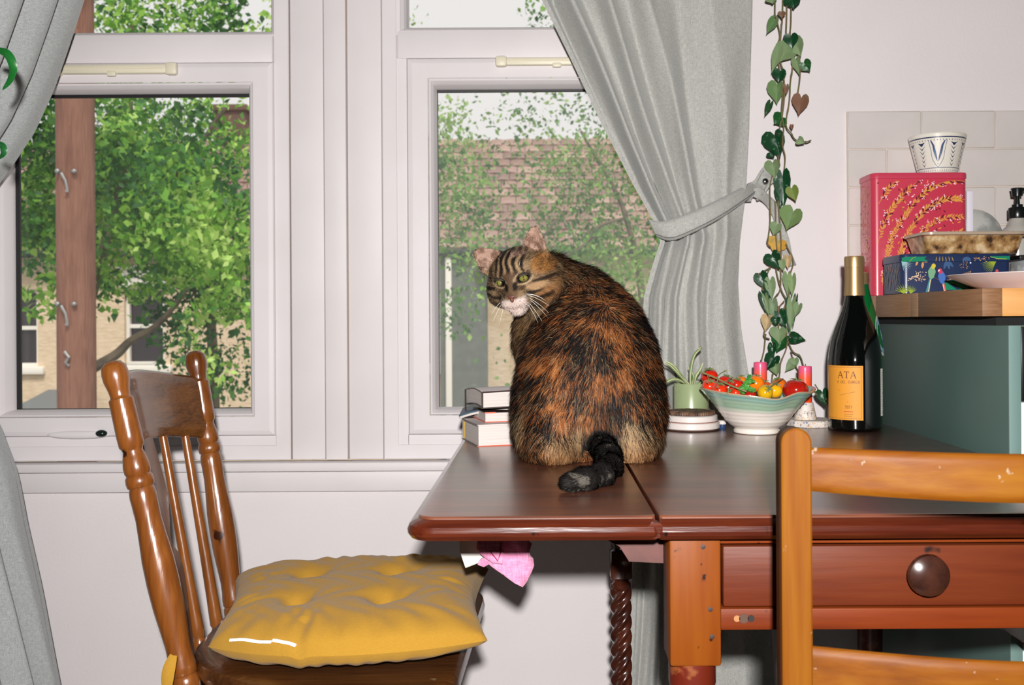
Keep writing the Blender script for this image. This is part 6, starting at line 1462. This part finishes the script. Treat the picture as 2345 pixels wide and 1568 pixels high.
    faces = [tuple(int(i) for i in q[::-1]) for q in quads]+[tuple(int(i) for i in q[::-1]) for q in (tri if tri is not None else [])]
    ct = thing('cat', (.07, 1.46, ZT), 'tortoiseshell tabby cat sitting on the table, looking back over its shoulder', 'cat')
    base = np.array((.07, 1.46, ZT))
    # gradient of the field = normals
    def samp(p):
        q = (p-lo)/H; i = np.clip(np.floor(q).astype(int), 0, nx-2); f = q-i; r = 0
        for a in (0, 1):
            for b in (0, 1):
                for c in (0, 1): r = r+A[i[:, 0]+a, i[:, 1]+b, i[:, 2]+c]*(f[:, 0] if a else 1-f[:, 0])*(f[:, 1] if b else 1-f[:, 1])*(f[:, 2] if c else 1-f[:, 2])
        return r
    def normal(p):
        e = .004; n = np.stack([samp(p+np.eye(3)[i]*e)-samp(p-np.eye(3)[i]*e) for i in range(3)], 1); return n/(np.linalg.norm(n, axis=1)[:, None]+1e-9)
    # ---- coat: colours by place on the body
    hc = np.array(HC); HMn = np.array(HM)
    def headco(p): return ((p-hc) @ HMn)/S0
    def headw(p):
        h = headco(p); d = np.sqrt((h[:, 0]/1.0)**2+(h[:, 1]*.9)**2+((h[:, 2]-.01)*.85)**2); w = np.clip((.066-d)/.010, 0, 1)
        ear = np.clip((h[:, 2]-.030)/.004, 0, 1)*(np.abs(h[:, 0]) < .08)*(np.abs(h[:, 1]) < .03); return np.maximum(w, ear)
    whorl = np.array(pc(1392, 705, 1.45)); tailp = [np.array(t) for t in T]
    def taild(p):
        best = np.full(len(p), 9.); 
        for i in range(0, 5):
            a, b = tailp[i], tailp[i+1]; ba = b-a; h = np.clip(((p-a)@ba)/(ba@ba), 0, 1); best = np.minimum(best, np.linalg.norm(p-a-h[:, None]*ba, axis=1))
        return best
    def flow(p, n):
        v = np.zeros_like(p); r = p-whorl; r[:, 1] *= .4
        rn = r/(np.linalg.norm(r, axis=1)[:, None]+1e-6)
        v = rn*.8+np.array((0, -.15, -.8))
        up = np.clip((p[:, 2]-(whorl[2]+.01))/.05, 0, 1)[:, None]         # shoulders: hair runs back from the neck
        v = v*(1-up)+np.array((.75, -.5, -.35))*up
        low = np.clip((ZT+.055-p[:, 2])/.05, 0, 1)[:, None]; v = v*(1-low*.6)+np.array((0, -.3, -1))*low*.6
        sw = np.stack([fbm(p*30, 2, 61+i)-.5 for i in range(3)], 1)
        v = v+sw*1.1
        td = taild(p); w = np.clip((.030-td)/.008, 0, 1)[:, None]; v = v*(1-w)+np.where(p[:, 1:2] > 1.26, np.array((.1, -1, -.2)), np.array((-1., -.3, -.1)))*w
        hw = headw(p)[:, None]; h = headco(p); hd = np.stack([h[:, 0]*1.2, -np.ones(len(p))*.03, (h[:, 2]+.005)*.9], 1); hd = hd/(np.linalg.norm(hd, axis=1)[:, None]+1e-6)
        v = v*(1-hw)+(hd @ HMn.T)*hw
        v = v-n*(v*n).sum(1)[:, None]; return v/(np.linalg.norm(v, axis=1)[:, None]+1e-6)
    C = lambda *c: np.array(lin(c))
    BLK, DBR, ORGc, ORL, TANc, GRY, CRM, PNK = C(22, 18, 16), C(50, 34, 26), C(152, 84, 40), C(186, 124, 70), C(176, 146, 108), C(146, 126, 108), C(222, 202, 178), C(214, 178, 160)
    def mixc(a, b, w): return a*(1-w[:, None])+b*w[:, None]
    ss = lambda x, a, b: (lambda t: t*t*(3-2*t))(np.clip((x-a)/(b-a), 0, 1))
    def coat(p, fl=None, jit=None):
        n = len(p); J = jit if jit is not None else np.zeros(n)
        # streaky domain: compress along the flow
        q = p.copy()
        if fl is not None: q = p-fl*((p*fl).sum(1))[:, None]*.62
        z = p[:, 2]-ZT; xx = p[:, 0]-.07
        big = fbm(p*36+3, 3, 1); fine = fbm(q*85, 3, 4); str_ = fbm(q*210, 2, 8)
        f = .8+(big-.5)*.80+(fine-.5)*1.05+(str_-.5)*.45+J*.05            # mean ~.8
        side = ss(np.abs(xx), .02, .10)
        f = f+.030*side-.080
        c = mixc(np.tile(BLK, (n, 1)), np.tile(DBR, (n, 1)), ss(f, .70, .78))
        c = mixc(c, np.tile(ORGc, (n, 1)), ss(f, .79, .86)); c = mixc(c, np.tile(ORL, (n, 1)), ss(f, .93, 1.02)*.8)
        # left lower flank: grey-tan agouti with black spots
        g2 = fbm(p*33+9, 3, 12)*.7+fine*.5+J*.10
        agw = ss(.088+.02*np.sin(xx*40)-z, 0, .045)*(1-ss(-np.abs(xx+.0), -.022, -.010)*ss(z, .0, .03)*.9)
        ag = mixc(np.tile(GRY, (n, 1)), np.tile(TANc, (n, 1)), ss(g2, .52, .70)); ag = mixc(ag, np.tile(BLK, (n, 1)), 1-ss(g2+.12*(fine-.5), .585, .64)); ag = mixc(ag, np.tile(ORL, (n, 1)), ss(z, .05, .0)*.55)
        sel = ss(fbm(p*20+31, 2, 21)+J*.05, .46, .56)
        c = mixc(c, ag, np.clip(agw*sel, 0, 1))
        # pale tan wisps over the back
        wsp = ss(fbm(q*70+50, 2, 33)+J*.08, .66, .76); c = mixc(c, np.tile(TANc, (n, 1)), wsp*.55)
        # dark spine above the tail
        sp = ss(-np.abs(xx-.018+.1*(z-.1)), -.030, -.008)*ss(z, .0, .05)*(1-ss(z, .07, .12)); c = mixc(c, np.tile(BLK, (n, 1)), sp*.55)
        # shoulder: darker with fine agouti near the neck
        up = ss(z, .245, .275); ag2 = mixc(np.tile(BLK, (n, 1)), np.tile(C(108, 88, 62), (n, 1)), ss(fine+J*.25, .50, .62)); c = mixc(c, ag2, up*.65)
        # tail
        td = taild(p); tw_ = ss(.030-td, 0, .006)*(p[:, 1] < 1.375)
        tc_ = mixc(np.tile(BLK, (n, 1)), np.tile(C(104, 98, 88), (n, 1)), ss(fbm(p*75+7, 2, 41)+J*.06, .70, .78)*.8)
        c = mixc(c, tc_, tw_)
        # chest / throat: brown tabby
        chw = ss(P(1262, 760, 1.55)[0]-p[:, 0], 0, .012)*ss(z, .09, .13)*(z < .27); chc = mixc(np.tile(C(60, 44, 32), (n, 1)), np.tile(C(146, 112, 76), (n, 1)), ss(fine*1.0+big*.4+J*.15, .62, .82)); c = mixc(c, chc, chw*(p[:, 1] > 1.49))
        # head
        hw = ss(headw(p), 0, .6); h = headco(p); x, fo, u = h[:, 0], h[:, 1], h[:, 2]
        fn_ = fbm(h*150+20, 2, 51)
        hd = mixc(np.tile(C(78, 60, 44), (n, 1)), np.tile(C(150, 124, 92), (n, 1)), ss(fn_+J*.22, .40, .60))
        # black scalp behind the stripes
        hd = mixc(hd, np.tile(C(34, 26, 22), (n, 1)), ss(u, .036, .044)*(np.abs(x+.004) < .024)*.9+ss(-fo, .012, .024)*.45*(x < .02))
        # forehead stripes
        wob = .0016*np.sin(u*230+x*90); st = np.cos((x+.001+wob)*2*pi/.0105); fm = ss(u, .009, .016)*(1-ss(u, .046, .052))*ss(fo, -.006, .006)*ss(-np.abs(x), -.026, -.021)
        hd = mixc(hd, np.tile(BLK, (n, 1)), ss(st+J*.2, .05, .45)*fm*.95); hd = mixc(hd, np.tile(C(182, 150, 112), (n, 1)), ss(-st, .3, .8)*fm*.55)
        # bridge of the nose
        br_ = ss(-np.abs(x), -.013, -.0075)*ss(fo, .022, .030)*ss(.020-u, 0, .006)*ss(u, -.019, -.014); hd = mixc(hd, np.tile(C(92, 68, 50), (n, 1)), br_*.85)
        # orange patch high on the right side of the head
        op = ss(-np.sqrt(((x-.040)/.020)**2+((u-.018)/.017)**2+((fo-.0)/.035)**2), -1.15, -.75); hd = mixc(hd, np.tile(C(176, 118, 58), (n, 1)), op*(.30+.55*ss(fn_+J*.2, .40, .60)))
        hd = mixc(hd, np.tile(C(160, 108, 62), (n, 1)), ss(x, .020, .040)*ss(-u, -.012, .02)*.6)
        # cheek stripes
        for (u0, sl, x0, x1, w) in ((-.0025, .10, .030, .060, .0026), (-.0165, .42, .020, .055, .0024), (-.027, .55, .030, .055, .0026)):
            for s_ in (-1, 1):
                if s_ < 0 and u0 < -.02: continue
                du = u-(u0+sl*(x*s_-x0)-(.006*np.sin((x*s_-x0)*90) if u0 < -.01 else 0)); m_ = ss(-np.abs(du), -w*1.5, -w*.6)*ss(x*s_, x0-.004, x0+.002)*(1-ss(x*s_, x1-.006, x1)); hd = mixc(hd, np.tile(BLK, (n, 1)), m_*.9*(fo > -.03))
        lc2 = ss(-np.sqrt(((x-.034)/.016)**2+((u+.009)/.006)**2), -1.2, -.7)*(fo > 0); hd = mixc(hd, np.tile(C(186, 150, 110), (n, 1)), lc2*.7)
        # pale muzzle and chin
        mz = ss(-u-.0190+np.abs(x)*.16+J*.0012, 0, .005)*ss(.0235-np.abs(x)+J*.0012, 0, .009)*ss(fo, .012, .024); hd = mixc(hd, np.tile(C(228, 208, 198), (n, 1)), mz*.92)
        for (wx, wu) in ((.0125, -.0205), (.017, -.0205), (.011, -.0240), (.0155, -.0243), (.020, -.0245), (.0145, -.0278), (-.0125, -.0205), (-.017, -.0205), (-.011, -.0240), (-.0155, -.0243)):
            hd = mixc(hd, np.tile(C(120, 90, 70), (n, 1)), ss(-np.hypot(x-wx, u-wu), -.0012, -.0006)*(fo > .03)*.8)
        # mouth line
        ml = ss(-np.abs(u+.0335-.35*np.abs(x)), -.0011, -.0004)*(np.abs(x) < .012)*(fo > .035); hd = mixc(hd, np.tile(C(120, 76, 66), (n, 1)), ml*.8)
        # rims of the eyes
        for s_ in (-1, 1):
            ex = (x-s_*.0185); eu = u-.0065-(ex*s_)*.14; d_ = np.sqrt((ex/.0098)**2+(eu/.0070)**2)
            hd = mixc(hd, np.tile(C(206, 178, 140), (n, 1)), ss(-np.abs(d_-1.30), -.20, -.05)*(fo > .018)*((eu < -.001) | (ex*s_ < -.006))*.60)
            hd = mixc(hd, np.tile(C(16, 13, 12), (n, 1)), ss(-d_, -1.12, -.98)*(fo > .015))
            hd = mixc(hd, np.tile(C(20, 16, 14), (n, 1)), ss(-np.hypot((ex*s_+.0125)/1.0, (eu+.0075)/1.8), -.0040, -.0024)*(fo > .018)*.95)
        # ears: pinkish insides, dark back
        for (x_, u_, sx2, su2) in ((-.036, .026, -.060, .056), (.030, .032, .031, .078)):
            ee = ss(u-.036 if x_ > 0 else (u*.75-x*.66-.050), 0, .004)*((x > 0) == (x_ > 0))
            nh = J*0+ (normal(p) @ np.array(Fv))
            hd = mixc(hd, mixc(np.tile(C(128, 96, 80), (n, 1)), np.tile(C(190, 156, 138), (n, 1)), ss(fn_+J*.3, .4, .6)), ee*ss(nh, .15, .45)*.9); hd = mixc(hd, np.tile(C(70, 54, 42), (n, 1)), ee*(1-ss(nh, -.2, .2))*.8)
            hd = mixc(hd, np.tile(C(206, 176, 146), (n, 1)), ee*ss(-np.abs(nh-.08), -.16, -.02)*.5)
        return mixc(c, hd, hw)*np.array(.66+.10*hw)[:, None]
    nv = normal(pts); fv = flow(pts, nv)
    mbv = bpy.data.meshes.new('body'); mbv.from_pydata([tuple(p) for p in (pts-base)], [], faces)
    a = mbv.color_attributes.new('Col', 'FLOAT_COLOR', 'POINT'); c4 = np.ones((len(pts), 4), 'f'); c4[:, :3] = coat(pts, fv)*.9; a.data.foreach_set('color', c4.ravel())
    m_skin, nt, b = newmat('cat_skin'); vc_ = nt.nodes.new('ShaderNodeVertexColor'); vc_.layer_name = 'Col'; nt.links.new(vc_.outputs[0], b.inputs['Base Color']); b.inputs['Roughness'].default_value = .85; b.inputs['Specular IOR Level'].default_value = .2
    mbv.materials.append(m_skin); mbv.shade_smooth(); body = bpy.data.objects.new('body', mbv); COL.objects.link(body); body.parent = ct
    # ---- fur
    fa_ = np.array([(f[0], f[1], f[2]) for f in faces]+[(f[0], f[2], f[3]) for f in faces if len(f) == 4])
    va, vb, vc3 = pts[fa_[:, 0]], pts[fa_[:, 1]], pts[fa_[:, 2]]; ar = np.linalg.norm(np.cross(vb-va, vc3-va), axis=1)
    cen = (va+vb+vc3)/3; hwf = headw(cen); wgt = ar*(1+2.6*hwf)*np.where(cen[:, 1] > 1.60, .35, 1); wgt[cen[:, 2] < ZT+.002] = 0; wgt /= wgt.sum()
    N_ = 230000; k = RNG.choice(len(fa_), N_, p=wgt); r1, r2 = RNG.random((2, N_)); s1 = np.sqrt(r1)
    root = va[k]*(1-s1)[:, None]+vb[k]*(s1*(1-r2))[:, None]+vc3[k]*(s1*r2)[:, None]
    n_ = normal(root); f_ = flow(root, n_); hw = headw(root); h = headco(root)
    ed = np.minimum(np.hypot((h[:, 0]-.0185)/1.35, h[:, 2]-.0065), np.hypot((h[:, 0]+.0185)/1.35, h[:, 2]-.0065)); nose = np.hypot(h[:, 0], h[:, 2]+.0175)
    keep = ~((h[:, 1] > .02) & ((ed < .0072) | (nose < .0050))); root, n_, f_, hw, h, ed = root[keep], n_[keep], f_[keep], hw[keep], h[keep], ed[keep]; N_ = len(root)
    earw = np.clip(((h[:, 2]-.034) if True else 0)/.006, 0, 1)*(hw > .5)+((h[:, 0] < -.036) & (h[:, 2] > .026))*(hw > .5); earw = np.clip(earw, 0, 1)*(np.abs(h[:, 0]+.004) > .022)
    ln = (.0175*(1-hw)+.0058*hw)*(1-.62*earw)*(.65+.5*RNG.random(N_)); muz = (h[:, 1] > .026)*hw; ln *= 1-.45*muz; ln *= np.where((h[:, 1] > .03) & (np.hypot(h[:, 0], h[:, 2]+.0175) < .011), .35, 1)
    ln *= 1-.55*np.clip((.026-taild(root))/.008, 0, 1); ln *= np.where(root[:, 2] < ZT+.03, .75, 1)
    lift = (.30-.05*hw+.12*RNG.normal(size=N_))[:, None]
    clump = np.stack([fbm(root*150, 1, 71+i)-.5 for i in range(3)], 1)*.9
    dr_ = f_+n_*lift+RNG.normal(size=(N_, 3))*.13+clump*(1-hw[:, None]*.7); dr_ /= np.linalg.norm(dr_, axis=1)[:, None]
    mid = root+dr_*ln[:, None]*.5; tip = mid+(dr_*.75+f_*.45-n_*.05)*ln[:, None]*.5; tip[:, 2] = np.maximum(tip[:, 2], ZT+.0008); mid[:, 2] = np.maximum(mid[:, 2], ZT+.0008)
    camv = np.array((0, 0, E))-root; wd = np.cross(dr_, n_+RNG.normal(size=(N_, 3))*.5); wd /= np.linalg.norm(wd, axis=1)[:, None]+1e-9
    w0 = (.00034*(1-hw)+.00022*hw)[:, None]
    root2 = root-n_*.0008
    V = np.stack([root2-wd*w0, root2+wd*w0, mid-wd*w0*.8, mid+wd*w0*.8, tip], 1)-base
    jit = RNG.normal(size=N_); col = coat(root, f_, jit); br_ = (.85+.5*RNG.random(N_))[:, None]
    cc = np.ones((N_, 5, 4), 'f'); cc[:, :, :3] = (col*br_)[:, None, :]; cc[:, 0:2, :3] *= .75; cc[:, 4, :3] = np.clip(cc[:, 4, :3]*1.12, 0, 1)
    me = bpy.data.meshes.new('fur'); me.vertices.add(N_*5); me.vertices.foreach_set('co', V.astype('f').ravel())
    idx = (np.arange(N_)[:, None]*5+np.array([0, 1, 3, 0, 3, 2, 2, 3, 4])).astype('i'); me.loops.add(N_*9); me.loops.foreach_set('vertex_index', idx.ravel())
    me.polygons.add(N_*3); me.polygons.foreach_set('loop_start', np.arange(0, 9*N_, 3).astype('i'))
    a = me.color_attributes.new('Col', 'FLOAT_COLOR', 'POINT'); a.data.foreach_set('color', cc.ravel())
    m_f, nt, b = newmat('cat_fur'); vc_ = nt.nodes.new('ShaderNodeVertexColor'); vc_.layer_name = 'Col'; nt.links.new(vc_.outputs[0], b.inputs['Base Color']); b.inputs['Roughness'].default_value = .55; b.inputs['Specular IOR Level'].default_value = .16
    me.materials.append(m_f); me.update(); me.shade_smooth()
    # hairs shade with the coat they stand in
    try:
        nn = np.repeat((n_*.8+dr_*.1+RNG.normal(size=(N_, 3))*.22)[:, None, :], 5, 1).reshape(-1, 3); nn /= np.linalg.norm(nn, axis=1)[:, None]; me.normals_split_custom_set_from_vertices(nn.tolist())
    except Exception as ex: print('normals', ex)
    fo_ = bpy.data.objects.new('fur', me); COL.objects.link(fo_); fo_.parent = ct; fo_['kind'] = 'stuff'
    # ---- eyes, nose, whiskers
    R3 = HM.to_4x4()
    for s_ in (-1, 1):
        c = hp(s_*.0185, .0350, .0062); M4 = Matrix.Translation(c) @ R3 @ Matrix.Rotation(s_*radians(-22), 4, 'Z'); mb = MB(); vs = []; cols = []; n, m = 32, 20; r = .0080
        for j in range(m+1):
            t = pi*.62*j/m
            for q in range(n):
                a = 2*pi*q/n; p = Vector((r*sin(t)*cos(a), r*cos(t), r*.74*sin(t)*sin(a))); vs.append(M4 @ p)
                rad = sin(t)*r if t < pi/2 else r; pupil = (abs(p.x)/.0009)**2+(abs(p.z)/.0036)**2 < 1 and t < .6
                cols.append(lin((18, 20, 10)) if pupil else lin((122, 118, 56)) if rad < .0033 else lin((116, 110, 54)) if rad < .0058 else lin((74, 78, 36)) if rad < .0066 else lin((14, 12, 10)))
        mb.add(vs, [(j*n+q, (j+1)*n+q, (j+1)*n+(q+1) % n, j*n+(q+1) % n) for j in range(m) for q in range(n)], cols)
        mb.build('eye', mat('cat_eye', (0, 0, 0), .08, vc=True, coat=1, croug=.02), ct, auto=0)
        # upper lid
        lid = MB(); 
        def lf2(u, v):
            th = pi*(.02+.96*u); rr = .0088; ph = radians(12+34*v)
            return M4 @ Vector((rr*cos(th)*1.08, rr*sin(ph)*.95-.001 if False else rr*cos(ph)*.96*sin(th)**.5, rr*.93*sin(ph+.30)*sin(th)**.8+.0004))
        lid.grid(lf2, 20, 6); lid.build('eyelid', mat('lid_skin', (44, 34, 28), .7), ct, auto=0).modifiers.new('t', 'SOLIDIFY').thickness = .0006
    ns = MB(); vs = []; _ = [hp(*q) for q in ((-.0056, .0515, -.0105), (0, .0538, -.0095), (.0056, .0515, -.0105), (.0034, .0545, -.0150), (0, .0545, -.0185), (-.0034, .0545, -.0150), (0, .0572, -.0125), (-.003, .046, -.013), (.003, .046, -.013))]
    ns.ell(hp(0, .0500, -.0165), (.0066, .0052, .0044), 20, 12, HM).ell(hp(0, .0518, -.0203), (.0032, .0042, .0042), 16, 10, HM)
    ns.build('nose', mat('nose_leather', (112, 62, 48), .6, c2=(78, 42, 34), nscale=300), ct)
    for s_ in (-1, 1): MB().ell(hp(s_*.0033, .0545, -.0176), (.0011, .0010, .0008), 10, 6, HM).build('nostril', mat('nostril', (24, 14, 12), .6), ct)
    mw = mat('whisker', (240, 236, 226), .35)
    for (x, u, dx, du, df, L) in ((.017, -.0165, .9, -.12, .10, .034), (.019, -.0185, .9, -.30, .05, .036), (.018, -.0205, .82, -.5, .05, .038), (.019, -.0225, .72, -.66, .0, .038), (.016, -.0240, .62, -.78, .05, .034), (.018, -.0175, .95, -.02, .0, .028), (.015, -.0255, .5, -.85, .05, .030),
                                 (-.016, -.0180, -.8, -.35, .1, .026), (-.017, -.0205, -.7, -.55, .05, .028), (-.015, -.0230, -.55, -.75, .05, .028), (.012, .016, .5, .9, .3, .020)):
        p0 = hp(x, .042, u) if u < 0 else hp(x, .034, u); Dv = (Xv*dx+Uv*du+Fv*df).normalized(); pp = [p0+Dv*(L*t)-Vector((0, 0, 1))*(.010*t*t*(1 if u < 0 else 0)) for t in np.linspace(0, 1, 8)]
        MB().tube(pp, [.00034-.00026*t for t in np.linspace(0, 1, 8)], 5).build('whisker', mw, ct)
cat()
